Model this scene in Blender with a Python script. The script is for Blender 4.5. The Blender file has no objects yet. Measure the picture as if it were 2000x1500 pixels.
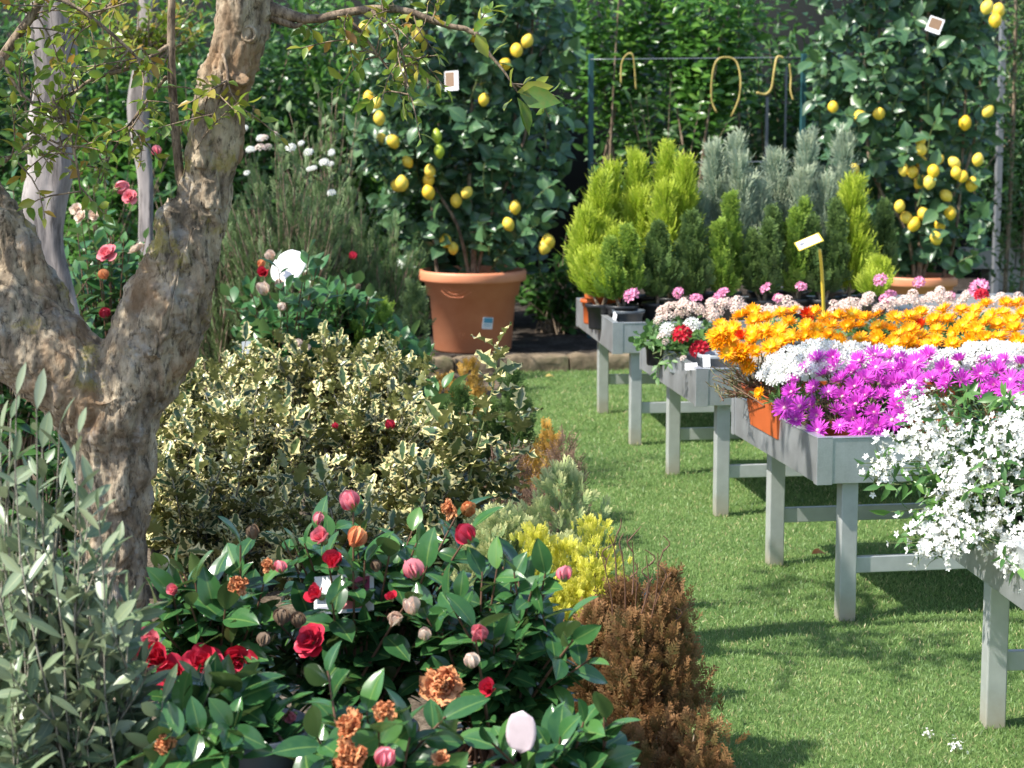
import bpy, math, random
import numpy as np
from mathutils import Vector, Matrix

# ------------------------------------------------------------------ camera, sky, sun, exposure
SC = bpy.context.scene
COL = SC.collection
R_ = math.radians
F = 4000.0            # focal length in photo pixels (photo is 2000 x 1500)
CAMH = 1.7
PITCH = math.atan(550 / F)
cam = bpy.data.cameras.new('camera')
cam.sensor_width = 36.0
cam.lens = 36.0 * F / 2000.0
cam.clip_start = 0.05
cam.clip_end = 1000.0
cam.dof.use_dof = True
cam.dof.focus_distance = 5.9
cam.dof.aperture_fstop = 6.3
co = bpy.data.objects.new('camera', cam)
COL.objects.link(co)
co.location = (0, 0, CAMH)
co.rotation_euler = (math.pi / 2 - PITCH, 0, 0)
SC.camera = co

SUN_FROM = Vector((-0.906, -0.42, 1.19)).normalized()
world = bpy.data.worlds.new('World')
SC.world = world
world.use_nodes = True
wn = world.node_tree
sky = wn.nodes.new('ShaderNodeTexSky')
sky.sky_type = 'NISHITA'
sky.sun_disc = False
sky.sun_elevation = math.asin(SUN_FROM.z)
sky.sun_rotation = math.atan2(SUN_FROM.x, SUN_FROM.y)
wn.nodes['Background'].inputs[1].default_value = 0.15
wn.links.new(sky.outputs[0], wn.nodes['Background'].inputs[0])
sl = bpy.data.lights.new('sun', 'SUN')
sl.energy = 4.6
sl.angle = R_(0.53)
sl.color = (1.0, 0.95, 0.86)
so = bpy.data.objects.new('sun', sl)
COL.objects.link(so)
so.location = (-8, -3, 12)
so.rotation_euler = (-SUN_FROM).to_track_quat('-Z', 'Y').to_euler()
SC.view_settings.view_transform = 'Standard'
SC.view_settings.look = 'None'
SC.view_settings.exposure = 0.98
SC.view_settings.gamma = 1.0

rng = np.random.default_rng(11)
UP = np.array([0., 0., 1.])
SUNV = np.array(SUN_FROM)

def P(px, py, Y):
    xc = (px - 1000) / F; yc = (750 - py) / F
    s, c = math.sin(PITCH), math.cos(PITCH)
    d = np.array([xc, c + yc * s, -s + yc * c])
    return d * (Y / d[1]) + np.array([0, 0, CAMH])

def PX(px, Z): return (px - 1000) / F * (Z * .9907 + .12)

def G(px, py):
    xc = (px - 1000) / F; yc = (750 - py) / F
    s, c = math.sin(PITCH), math.cos(PITCH)
    d = np.array([xc, c + yc * s, -s + yc * c])
    return d * (CAMH / -d[2]) + np.array([0, 0, CAMH])

# ------------------------------------------------------------------ objects and tags
def empty(name, label, cat, loc, group=None):
    o = bpy.data.objects.new(name, None)
    o.empty_display_size = 0.1
    COL.objects.link(o)
    o.location = [float(v) for v in loc]
    tag(o, label, cat, group)
    return o

def tag(o, label, cat, group=None, kind=None):
    if label: o['label'] = label
    if cat: o['category'] = cat
    if group: o['group'] = group
    if kind: o['kind'] = kind
    return o

class Geo:
    def __init__(s):
        s.V = []; s.loops = []; s.tot = []; s.mat = []; s.rnd = []; s.uv = []; s.n = 0
    def add(s, V, Fc, mat=0, rnd=None, uv=None):
        V = np.asarray(V, float).reshape(-1, 3); Fc = np.asarray(Fc, int)
        s.V.append(V); s.loops.append((Fc + s.n).ravel())
        s.tot.append(np.full(len(Fc), Fc.shape[1]))
        s.mat.append(np.full(len(Fc), mat) if np.isscalar(mat) else np.asarray(mat))
        s.rnd.append(np.full(len(V), rng.random() if rnd is None else rnd) if (rnd is None or np.isscalar(rnd)) else rnd)
        s.uv.append(np.zeros((len(V), 2)) if uv is None else uv)
        s.n += len(V)
    def mesh(s, name, mats, base=(0, 0, 0), smooth=True):
        me = bpy.data.meshes.new(name)
        V = np.concatenate(s.V) - np.asarray(base, float)
        lo = np.concatenate(s.loops); tot = np.concatenate(s.tot)
        st = np.concatenate([[0], np.cumsum(tot)[:-1]])
        me.vertices.add(len(V)); me.vertices.foreach_set('co', V.astype(np.float32).ravel())
        me.loops.add(len(lo)); me.loops.foreach_set('vertex_index', lo.astype(np.int32))
        me.polygons.add(len(tot)); me.polygons.foreach_set('loop_start', st.astype(np.int32))
        me.polygons.foreach_set('material_index', np.concatenate(s.mat).astype(np.int32))
        me.polygons.foreach_set('use_smooth', np.full(len(tot), smooth))
        for m in (mats if isinstance(mats, (list, tuple)) else [mats]): me.materials.append(m)
        me.update(calc_edges=True)
        a = me.attributes.new('rnd', 'FLOAT', 'POINT'); a.data.foreach_set('value', np.concatenate(s.rnd).astype(np.float32))
        uv = np.concatenate(s.uv); uv3 = np.concatenate([uv, np.zeros((len(uv), 1))], 1)
        a = me.attributes.new('uvl', 'FLOAT_VECTOR', 'POINT'); a.data.foreach_set('vector', uv3.astype(np.float32).ravel())
        return me
    def obj(s, name, mats, parent=None, smooth=True, base=None):
        b = np.array(parent.location) if (parent is not None and base is None) else (np.zeros(3) if base is None else np.asarray(base))
        o = bpy.data.objects.new(name, s.mesh(name, mats, b, smooth))
        COL.objects.link(o)
        if parent is not None: o.parent = parent
        else: o.location = [float(v) for v in b]
        return o

def inst(me, name, parent, loc, nrm=(0, 0, 1), scale=1.0, spin=None, pbase=None):
    """one more object using the mesh data me, its +Z turned to nrm"""
    o = bpy.data.objects.new(name, me); COL.objects.link(o)
    if parent is not None: o.parent = parent
    pb = np.array(parent.location) if (parent is not None and pbase is None) else (np.zeros(3) if pbase is None else pbase)
    q = Vector([float(v) for v in nrm]).to_track_quat('Z', 'Y')
    spin = rng.random() * 6.28 if spin is None else spin
    m = q.to_matrix().to_4x4() @ Matrix.Rotation(spin, 4, 'Z')
    o.rotation_euler = m.to_euler()
    o.location = [float(v) for v in (np.asarray(loc) - pb)]
    o.scale = (scale,) * 3 if np.isscalar(scale) else scale
    return o

def nz(v): return v / (np.linalg.norm(v, axis=-1, keepdims=True) + 1e-9)
def U(a, b, n=None): return rng.uniform(a, b, n)

# ------------------------------------------------------------------ materials
def srgb(h):
    h = h.lstrip('#'); c = [int(h[i:i + 2], 16) / 255 for i in (0, 2, 4)]
    return tuple(x / 12.92 if x <= .04045 else ((x + .055) / 1.055) ** 2.4 for x in c) + (1,)
def C(c): return srgb(c) if isinstance(c, str) else (tuple(c) + (1,) if len(c) == 3 else c)

class M:
    def __init__(s, name):
        s.m = bpy.data.materials.new(name); s.m.use_nodes = True; s.t = s.m.node_tree
        s.b = s.t.nodes['Principled BSDF']; s.out = s.t.nodes['Material Output']
    def n(s, typ, **kw):
        x = s.t.nodes.new('ShaderNode' + typ)
        for k, v in kw.items():
            if k.startswith('i_'):
                key = k[2:]; key = int(key) if key.isdigit() else key
                if isinstance(v, bpy.types.NodeSocket): s.t.links.new(v, x.inputs[key])
                else: x.inputs[key].default_value = v
            else: setattr(x, k, v)
        return x
    def l(s, a, b): s.t.links.new(a, b)
    def ramp(s, fac, stops, mode='LINEAR'):
        r = s.n('ValToRGB'); e = r.color_ramp.elements; r.color_ramp.interpolation = mode
        while len(e) < len(stops): e.new(0.5)
        for i, (p, c) in enumerate(stops): e[i].position = p; e[i].color = C(c)
        s.l(fac, r.inputs[0]); return r.outputs[0]
    def mix(s, fac, a, b, blend='MIX'):
        x = s.n('MixRGB', blend_type=blend)
        for k, v in ((0, fac), (1, a), (2, b)):
            if isinstance(v, bpy.types.NodeSocket): s.l(v, x.inputs[k])
            else: x.inputs[k].default_value = v if k == 0 else C(v)
        return x.outputs[0]
    def math(s, op, a, b=0.0):
        x = s.n('Math', operation=op)
        for k, v in ((0, a), (1, b)):
            if isinstance(v, bpy.types.NodeSocket): s.l(v, x.inputs[k])
            else: x.inputs[k].default_value = v
        return x.outputs[0]
    def noise(s, scale, detail=4, rough=.6, coord=None, stretch=None):
        x = s.n('TexNoise'); x.inputs['Scale'].default_value = scale; x.inputs['Detail'].default_value = detail; x.inputs['Roughness'].default_value = rough
        if coord is None: coord = s.n('TexCoord').outputs['Object']
        if stretch:
            mp = s.n('Mapping'); mp.inputs['Scale'].default_value = stretch; s.l(coord, mp.inputs[0]); coord = mp.outputs[0]
        s.l(coord, x.inputs['Vector']); return x.outputs['Fac']
    def bump(s, h, strength=.5, dist=.01):
        x = s.n('Bump'); x.inputs['Strength'].default_value = strength; x.inputs['Distance'].default_value = dist
        s.l(h, x.inputs['Height']); s.l(x.outputs[0], s.b.inputs['Normal'])
    def fin(s, col=None, rough=.5, metal=0, spec=.5):
        if col is not None:
            if isinstance(col, bpy.types.NodeSocket): s.l(col, s.b.inputs['Base Color'])
            else: s.b.inputs['Base Color'].default_value = C(col)
        s.b.inputs['Roughness'].default_value = rough; s.b.inputs['Metallic'].default_value = metal
        s.b.inputs['Specular IOR Level'].default_value = spec
        return s.m

def leaf_mat(name, stops, rough=.42, trans=.25, margin=None, vein=None, back=None, tip=None, spec=.5, mw=.5, wear=None):
    m = M(name)
    r = m.n('Attribute', attribute_name='rnd').outputs['Fac']
    uv = m.n('Attribute', attribute_name='uvl').outputs['Vector']
    sep = m.n('SeparateXYZ'); m.l(uv, sep.inputs[0])
    au = m.math('ABSOLUTE', sep.outputs[0])
    col = m.ramp(r, [(i / max(1, len(stops) - 1), c) for i, c in enumerate(stops)])
    nse = m.noise(60, 2)
    col = m.mix(m.ramp(nse, [(.35, (0, 0, 0)), (.7, (.35, .35, .35))]), col, m.mix(.5, col, stops[-1]))
    if tip is not None: col = m.mix(m.math('POWER', sep.outputs[1], 1.6), col, tip)
    if vein is not None: col = m.mix(m.ramp(au, [(.03, (.8, .8, .8)), (.1, (0, 0, 0))]), col, vein)
    if margin is not None:
        e = m.math('ADD', au, m.math('MULTIPLY', m.math('SUBTRACT', m.noise(45, 2), .5), .9))
        col = m.mix(m.ramp(e, [(mw, (0, 0, 0)), (mw + .08, (1, 1, 1))]), col, margin)
    if wear is not None:
        col = m.mix(m.ramp(m.noise(25, 3), [(.62, (0, 0, 0)), (.7, (1, 1, 1))]), col, wear)
    if back is not None:
        col = m.mix(m.n('NewGeometry').outputs['Backfacing'], col, back)
    m.fin(col, rough, 0, spec)
    if trans > 0:
        tr = m.n('BsdfTranslucent'); m.l(m.mix(1.0, col, (1.0, 1.0, .55), 'MULTIPLY'), tr.inputs[0])
        bright = m.n('HueSaturation'); bright.inputs['Value'].default_value = 1.7; m.l(col, bright.inputs['Color'])
        m.l(bright.outputs[0], tr.inputs[0])
        mx = m.n('MixShader'); mx.inputs[0].default_value = trans
        m.l(m.b.outputs[0], mx.inputs[1]); m.l(tr.outputs[0], mx.inputs[2]); m.l(mx.outputs[0], m.out.inputs[0])
    return m.m

def flat(name, col, rough=.5, metal=0, var=0.0, scale=30, spec=.5):
    m = M(name)
    if var:
        c2 = tuple(x * (1 - var) for x in C(col)[:3])
        return m.fin(m.mix(m.noise(scale, 5), c2, col), rough, metal, spec)
    return m.fin(col, rough, metal, spec)

MT = {}
MT['camellia'] = leaf_mat('camellia_leaf', [(.014, .052, .02), (.026, .088, .03), (.045, .135, .038), (.1, .21, .05)], rough=.2, trans=.18, vein=(.13, .22, .06), back=(.075, .12, .035))
MT['camellia_far'] = leaf_mat('camellia_leaf_far', [(.02, .07, .02), (.04, .13, .035), (.075, .19, .05)], rough=.35, trans=.22, back=(.09, .16, .05))
MT['lemon_leaf'] = leaf_mat('lemon_leaf', [(.024, .065, .028), (.04, .1, .045), (.065, .14, .06), (.09, .17, .05)], rough=.34, trans=.14, vein=(.1, .18, .07), back=(.07, .13, .05))
MT['laurel'] = leaf_mat('laurel_leaf', [(.02, .075, .014), (.045, .14, .022), (.085, .21, .035), (.18, .32, .05)], rough=.3, trans=.3)
MT['hedge_dark'] = leaf_mat('hedge_leaf', [(.012, .045, .012), (.025, .085, .02), (.06, .15, .03), (.1, .2, .035)], rough=.4, trans=.25)
MT['holly'] = leaf_mat('holly_leaf', [(.03, .065, .035), (.06, .11, .045), (.12, .16, .05)], rough=.3, trans=.2, margin=(.7, .62, .3), mw=.5, back=(.15, .16, .05))
MT['olive'] = leaf_mat('olive_leaf', [(.055, .1, .045), (.1, .155, .075), (.18, .23, .13), (.26, .3, .2)], rough=.36, trans=.12, vein=(.26, .3, .15), back=(.21, .25, .14))
MT['gold'] = leaf_mat('golden_cypress', [(.15, .28, .018), (.25, .38, .022), (.36, .46, .03)], rough=.6, trans=.3, tip=(.45, .5, .06))
MT['blue'] = leaf_mat('blue_cypress', [(.14, .24, .18), (.2, .31, .23), (.3, .36, .25)], rough=.65, trans=.25, tip=(.4, .43, .29))
MT['dkcon'] = leaf_mat('dark_cypress', [(.025, .06, .02), (.045, .1, .025), (.07, .14, .03)], rough=.6, trans=.2, tip=(.13, .2, .05))
MT['midcon'] = leaf_mat('mid_cypress', [(.06, .13, .02), (.09, .2, .025), (.14, .26, .03)], rough=.6, trans=.25, tip=(.26, .36, .05))
MT['palethuja'] = leaf_mat('pale_thuja', [(.12, .22, .09), (.2, .3, .12), (.28, .36, .15)], rough=.6, trans=.25, tip=(.6, .58, .28))
MT['yellowthuja'] = leaf_mat('yellow_thuja', [(.2, .26, .02), (.42, .44, .03), (.6, .56, .05)], rough=.55, trans=.25, tip=(.7, .64, .14))
MT['brownthuja'] = leaf_mat('bronze_thuja', [(.06, .05, .02), (.15, .08, .03), (.09, .1, .025), (.24, .12, .045), (.13, .09, .03)], rough=.75, trans=.25, tip=(.32, .16, .065))
MT['orangethuja'] = leaf_mat('orange_thuja', [(.16, .15, .03), (.3, .2, .03), (.4, .22, .04)], rough=.6, trans=.2, tip=(.5, .28, .05))
MT['heather'] = leaf_mat('brown_heather', [(.12, .08, .05), (.2, .12, .08), (.1, .11, .04)], rough=.8, trans=.1, tip=(.3, .18, .13))
MT['needle'] = leaf_mat('needle_shrub', [(.035, .075, .025), (.07, .13, .04), (.12, .17, .06)], rough=.6, trans=.2, tip=(.17, .24, .09))
MT['pel'] = leaf_mat('geranium_leaf', [(.05, .12, .035), (.09, .19, .05), (.14, .25, .07)], rough=.5, trans=.25)
MT['succ'] = leaf_mat('succulent_leaf', [(.07, .11, .05), (.12, .16, .07), (.18, .2, .08)], rough=.45, trans=.1, tip=(.3, .16, .08))
MT['jasleaf'] = leaf_mat('jasmine_leaf', [(.03, .09, .025), (.06, .15, .035), (.12, .24, .05)], rough=.35, trans=.25)
MT['climber'] = leaf_mat('climber_leaf', [(.04, .09, .03), (.07, .14, .04), (.12, .19, .06)], rough=.4, trans=.25)
MT['twigleaf'] = leaf_mat('young_tree_leaf', [(.05, .13, .02), (.09, .19, .025), (.16, .26, .03), (.26, .27, .03), (.34, .16, .04)], rough=.36, trans=.32)
MT['grass'] = leaf_mat('grass_blade', [(.07, .15, .04), (.12, .23, .06), (.17, .29, .08), (.25, .34, .11), (.48, .42, .22)], rough=.5, trans=.3)

def bark(name, a, b, lichen=None, scale=14, stretch=(1, 1, .35), bump=.8):
    m = M(name)
    n1 = m.noise(scale, 8, .65, stretch=stretch)
    n2 = m.noise(scale * 3.5, 6, .7, stretch=stretch)
    col = m.ramp(n1, [(.3, tuple(x * .35 for x in a)), (.45, a), (.6, b), (.75, tuple(min(1, x * 1.25) for x in b))])
    col = m.mix(m.ramp(n2, [(.36, (.95, .95, .95)), (.5, (0, 0, 0))]), col, tuple(x * .25 for x in a))
    if lichen:
        n3 = m.math('ADD', m.math('MULTIPLY', m.noise(7, 3, .6), .7), m.math('MULTIPLY', m.noise(70, 5, .8), .3))
        col = m.mix(m.ramp(n3, [(.56, (0, 0, 0)), (.64, (.7, .7, .7))]), col, lichen)
        n4 = m.noise(9, 5, .7)
        col = m.mix(m.ramp(n4, [(.56, (0, 0, 0)), (.66, (.7, .7, .7))]), col, (.38, .36, .33))
        n5 = m.noise(4, 3, .5)
        col = m.mix(m.ramp(n5, [(.58, (0, 0, 0)), (.7, (.6, .6, .6))]), col, (.3, .17, .08))
    m.fin(col, .85, 0, .25)
    m.bump(m.math('ADD', m.math('ADD', n1, m.math('MULTIPLY', n2, .6)), m.math('MULTIPLY', m.noise(scale * 9, 5, .75, stretch=stretch), .35)), bump, .016)
    return m.m
MT['bark'] = bark('old_bark', (.27, .21, .145), (.5, .41, .29), (.36, .3, .07), scale=16, stretch=(1, 1, .45), bump=1.0)
MT['smoothbark'] = bark('smooth_grey_bark', (.27, .24, .23), (.4, .36, .34), None, scale=6, stretch=(1, 1, .12), bump=.35)
MT['twig'] = bark('twig_bark', (.18, .13, .09), (.34, .26, .18), None, scale=40, bump=.3)
MT['olivetwig'] = bark('olive_twig', (.2, .18, .14), (.36, .33, .26), None, scale=40, bump=.2)
MT['greenstem'] = flat('green_stem', (.16, .2, .07), .6, 0, .4)
MT['redstem'] = flat('brown_red_stem', (.16, .08, .045), .6, 0, .4)

def aluminium():
    m = M('galvanised_aluminium')
    n1 = m.noise(5, 6, .6); st = m.noise(9, 4, .6, stretch=(1, 1, .06)); fine = m.noise(160, 3)
    col = m.mix(m.ramp(n1, [(.3, (0, 0, 0)), (.7, (1, 1, 1))]), (.42, .44, .45), (.62, .64, .65))
    col = m.mix(m.ramp(st, [(.52, (0, 0, 0)), (.72, (.35, .35, .35))]), col, (.22, .24, .24))
    col = m.mix(m.ramp(fine, [(.4, (0, 0, 0)), (.8, (.25, .25, .25))]), col, (.75, .77, .78))
    m.fin(col, .42, .75)
    m.l(m.ramp(n1, [(.2, (.28, .28, .28)), (.8, (.46, .46, .46))]), m.b.inputs['Roughness'])
    m.bump(n1, .08, .01)
    return m.m
MT['alu'] = aluminium()
def legmetal():
    m = M('leg_aluminium')
    sp = m.n('SeparateXYZ'); m.l(m.n('NewGeometry').outputs['Position'], sp.inputs[0])
    n1 = m.noise(12, 5)
    dirt = m.math('SUBTRACT', m.math('ADD', sp.outputs[2], m.math('MULTIPLY', n1, .1)), .06)
    col = m.mix(m.ramp(n1, [(.3, (0, 0, 0)), (.7, (1, 1, 1))]), (.44, .46, .45), (.55, .57, .56))
    col = m.mix(m.ramp(dirt, [(.0, (.7, .7, .7)), (.09, (0, 0, 0))]), col, (.42, .34, .25))
    return m.fin(col, .42, .45)
MT['leg'] = legmetal()
MT['sandmat'] = flat('sandy_mat', (.42, .36, .29), .9, 0, .45, 60)

def terracotta():
    m = M('terracotta_plastic')
    n = m.noise(7, 5)
    col = m.mix(m.ramp(n, [(.3, (0, 0, 0)), (.75, (1, 1, 1))]), (.6, .215, .105), (.68, .28, .15))
    col = m.mix(m.ramp(m.noise(40, 5), [(.62, (0, 0, 0)), (.8, (.4, .4, .4))]), col, (.5, .3, .22))
    return m.fin(col, .5)
MT['terra'] = terracotta()
MT['orangepot'] = flat('orange_plastic', (.55, .12, .03), .45, 0, .25, 12)
MT['blackpot'] = flat('black_plastic', (.018, .019, .022), .4, 0, .3, 20)
MT['greypot'] = flat('grey_plastic', (.3, .33, .35), .45, 0, .2, 12)
MT['slatepot'] = flat('slate_plastic', (.07, .085, .1), .4, 0, .3, 12)
MT['soil'] = flat('potting_soil', (.05, .035, .025), .95, 0, .7, 50)
MT['white'] = flat('white_card', (.8, .8, .8), .4)
MT['cream'] = flat('cream_plastic', (.72, .66, .58), .4)
MT['blush'] = flat('blush_plastic', (.66, .55, .58), .25, 0, .45, 25)
MT['yellowpl'] = flat('yellow_plastic', (.68, .5, .05), .45, 0, .15, 20)
MT['inkgrey'] = flat('grey_print', (.25, .26, .32), .6)
MT['inkpink'] = flat('pink_print', (.55, .08, .2), .5, 0, .6, 40)
MT['inkbrown'] = flat('brown_print', (.3, .18, .1), .5, 0, .5, 60)
MT['inkblue'] = flat('blue_print', (.1, .35, .5), .5, 0, .2, 40)
MT['inkyellow'] = flat('yellow_print', (.6, .45, .05), .5, 0, .2, 40)
MT['bluelabel'] = flat('slate_blue_label', (.2, .24, .3), .35)
MT['raffia'] = flat('yellow_tie', (.52, .4, .12), .55, 0, .35, 40)
MT['tealmetal'] = flat('teal_painted_metal', (.02, .09, .1), .5, 0, .3, 20)
MT['wire'] = flat('grey_wire', (.3, .33, .36), .4, .6)
MT['greymetal'] = flat('grey_painted_metal', (.2, .21, .23), .5, 0, .3, 20)
MT['shade'] = flat('gap_dark_cloth', (.003, .006, .004), .9, 0, .4, 50)  # near-black cloth of the added fence, stands in for shade in hedge gaps
MT['block'] = flat('pale_concrete', (.36, .34, .29), .9, 0, .3, 15)

def stone():
    m = M('kerb_sandstone')
    n = m.noise(9, 7, .65)
    col = m.ramp(n, [(.3, (.06, .045, .028)), (.5, (.16, .12, .075)), (.7, (.26, .2, .13))])
    col = m.mix(m.ramp(m.noise(4, 3), [(.55, (0, 0, 0)), (.7, (.6, .6, .6))]), col, (.1, .11, .045))
    m.fin(col, .92); m.bump(n, .7, .02); return m.m
MT['stone'] = stone()
def soilmat(name, a, b, c):
    m = M(name); n = m.noise(6, 8, .7, coord=m.n('NewGeometry').outputs['Position']); k = m.noise(60, 4, .7, coord=m.n('NewGeometry').outputs['Position'])
    col = m.ramp(m.math('ADD', m.math('MULTIPLY', n, .5), m.math('MULTIPLY', k, .5)), [(.35, a), (.5, b), (.68, c)])
    m.fin(col, .95, 0, .2); m.bump(k, .8, .02); return m.m
MT['bed'] = soilmat('bed_soil', (.05, .037, .025), (.13, .1, .07), (.33, .27, .2))
MT['border'] = soilmat('border_soil', (.012, .009, .007), (.028, .021, .016), (.16, .14, .12))  # soil colour darkened to carry the shade behind the lemon pot
MT['lawn'] = soilmat('lawn_soil', (.065, .115, .032), (.11, .19, .05), (.2, .24, .1))
MT['ground'] = soilmat('far_ground', (.06, .055, .035), (.12, .11, .07), (.2, .18, .12))

def petal(name, inner, outer, pos=.35, rough=.5, trans=.25, var=None):
    m = M(name)
    uv = m.n('Attribute', attribute_name='uvl').outputs['Vector']; sep = m.n('SeparateXYZ'); m.l(uv, sep.inputs[0])
    col = m.ramp(sep.outputs[1], [(pos * .6, inner), (pos * 1.4, outer)])
    if var is not None:
        col = m.mix(m.math('MULTIPLY', m.n('Attribute', attribute_name='rnd').outputs['Fac'], .8), col, var)
    m.fin(col, rough, 0, .3)
    tr = m.n('BsdfTranslucent'); m.l(col, tr.inputs[0]); mx = m.n('MixShader'); mx.inputs[0].default_value = trans
    m.l(m.b.outputs[0], mx.inputs[1]); m.l(tr.outputs[0], mx.inputs[2]); m.l(mx.outputs[0], m.out.inputs[0])
    return m.m
MT['p_orange'] = petal('orange_petal', (.95, .74, .02), (.92, .34, .004), .5, var=(.95, .46, .005))
MT['p_redorange'] = petal('red_orange_petal', (.8, .2, .02), (.75, .06, .012), .4)
MT['p_magenta'] = petal('magenta_petal', (.8, .3, .8), (.64, .06, .56), .2, var=(.72, .14, .64))
MT['p_white'] = petal('white_petal', (.8, .78, .66), (.82, .82, .78), .25)
MT['p_cream'] = petal('cream_pink_petal', (.75, .6, .4), (.82, .74, .66), .3, var=(.8, .55, .5))
MT['p_pink'] = petal('pink_petal', (.7, .2, .35), (.78, .32, .5), .3)
MT['p_red'] = petal('red_petal', (.5, .01, .02), (.62, .015, .04), .3, var=(.45, .01, .03))
MT['p_cam_red'] = petal('camellia_red_petal', (.3, .008, .015), (.55, .02, .045), .4, rough=.4, var=(.65, .06, .12))
MT['p_cam_pink'] = petal('camellia_pink_petal', (.55, .03, .08), (.78, .2, .26), .5, rough=.4, var=(.82, .36, .38))
MT['p_wilt'] = petal('wilted_orange_petal', (.68, .24, .1), (.78, .38, .17), .5, rough=.6, var=(.6, .17, .07))
MT['p_pale'] = petal('pale_blush_petal', (.6, .4, .25), (.8, .72, .6), .3, var=(.78, .55, .45))
MT['budcream'] = flat('cream_bud', (.55, .52, .27), .5, 0, .4, 60)
MT['budbrown'] = flat('brown_bud', (.2, .13, .08), .7, 0, .5, 60)
MT['budgreen'] = flat('green_bud', (.2, .24, .07), .5, 0, .4, 60)
MT['disc'] = flat('yellow_disc', (.85, .55, .06), .7, 0, .3, 200)
MT['palediscs'] = flat('pale_disc', (.8, .5, .5), .7, 0, .2, 200)
def lemonmat():
    m = M('lemon_skin')
    col = m.mix(m.n('ObjectInfo').outputs['Random'], (.78, .5, .03), (.82, .62, .1))
    m.fin(col, .42, 0, .4); m.bump(m.noise(160, 2), .25, .004); return m.m
MT['lemon'] = lemonmat()
MT['limegreen'] = flat('unripe_lemon', (.4, .5, .04), .42, 0, .2, 30)

# ------------------------------------------------------------------ geometry helpers
def grid_faces(nu, nv):
    i = np.arange(nu - 1)[:, None]; j = np.arange(nv - 1)[None, :]
    a = (i * nv + j).ravel()
    return np.stack([a, a + nv, a + nv + 1, a + 1], 1)

def leaf_t(nu=3, nv=5, w=.25, peak=.45, fold=.25, curl=.15, wave=0., wf=4, spine=0., blunt=1.0):
    u = np.linspace(-1, 1, nu)[:, None]; t = np.linspace(0, 1, nv)[None, :]
    k = np.log(.5) / np.log(peak)
    prof = np.sin(np.pi * t ** k) ** blunt
    prof = np.where((t <= 0) | (t >= 1), 0.02, prof)
    if spine:
        sg = np.where(np.arange(nv)[None, :] % 2 == 0, 1, -1) * (np.abs(u) > .9)
        prof = prof * (1 + spine * sg)
    x = u * w * prof; y = t * np.ones_like(u)
    z = fold * np.abs(x) - curl * t ** 2 + wave * np.sin(t * wf * 2 * np.pi + (u > 0) * 1.3) * np.abs(u) ** 2 * w
    if spine: y = y - .03 * (np.abs(u) > .9) * (np.arange(nv)[None, :] % 2)
    V = np.stack([x, y, z], -1).reshape(-1, 3)
    uv = np.stack([u * np.ones_like(t), t * np.ones_like(u)], -1).reshape(-1, 2)
    return V, grid_faces(nu, nv), uv

def spray_t(n=7, ang=42, l=.42, w=.045, zj=.06, seed=1, axisw=.03):
    r = np.random.default_rng(seed); V = []; Fc = []; uv = []
    def blade(p, d, ln, ww, t):
        s = np.array([d[1], -d[0], 0]); q = len(V); d = d + np.array([0, 0, r.uniform(-zj, zj) * 4])
        V.extend([p, p + d * ln * .55 + s * ww, p + d * ln, p + d * ln * .55 - s * ww])
        uv.extend([(0, t), (1, t), (0, min(1, t + .25)), (-1, t)]); Fc.append([q, q + 1, q + 2, q + 3])
    blade(np.zeros(3), np.array([0, 1., 0]), 1.0, axisw, .3)
    for i in range(n):
        t = .1 + .8 * i / n
        for sg in (-1, 1):
            a = R_(ang + r.uniform(-8, 8)); ln = l * (1 - .6 * t) * r.uniform(.8, 1.2)
            blade(np.array([0, t + r.uniform(-.03, .03), 0]), np.array([sg * math.sin(a), math.cos(a), 0]), ln, w, t)
    return np.array(V), np.array(Fc), np.array(uv)

def needle_t(w=.07):
    V = [(-w, 0, 0), (w, 0, 0), (0, 0, w * 1.4), (-w, .7, .04), (w, .7, .04), (0, .7, w * 1.2 + .04), (0, 1, .08)]
    V = np.array(V, float); Fc = np.array([[0, 1, 4, 3], [1, 2, 5, 4], [2, 0, 3, 5], [3, 4, 6, 6], [4, 5, 6, 6], [5, 3, 6, 6]])
    return V, np.array([[0, 1, 4, 3], [1, 2, 5, 4], [2, 0, 3, 5]]), np.stack([V[:, 0] * 0, V[:, 1]], 1)

T = dict(
    cam=leaf_t(5, 9, .29, .48, .26, .26, .05, 1.2, blunt=.78), camfar=leaf_t(3, 5, .29, .46, .3, .15), lemon=leaf_t(5, 6, .34, .45, .3, .28, .06, 1.5),
    laurel=leaf_t(3, 5, .19, .5, .3, .25), holly=leaf_t(5, 10, .27, .48, .35, .12, .35, 3.1, .3, .8), olive=leaf_t(3, 6, .15, .52, .3, .05, blunt=.8),
    small=leaf_t(3, 4, .25, .45, .3, .2), pel=leaf_t(5, 5, .5, .55, .15, .1, .22, 2, blunt=.6), jas=leaf_t(3, 4, .17, .42, .3, .25),
    spray=spray_t(), fan=spray_t(8, 38, .55, .05, .04, 2), fine=spray_t(6, 25, .38, .028, .09, 3, .02), heath=spray_t(6, 55, .2, .03, .12, 4, .025),
    needle=needle_t(.055), blade=leaf_t(2, 3, .06, .35, 0, .35, blunt=.5))

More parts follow.
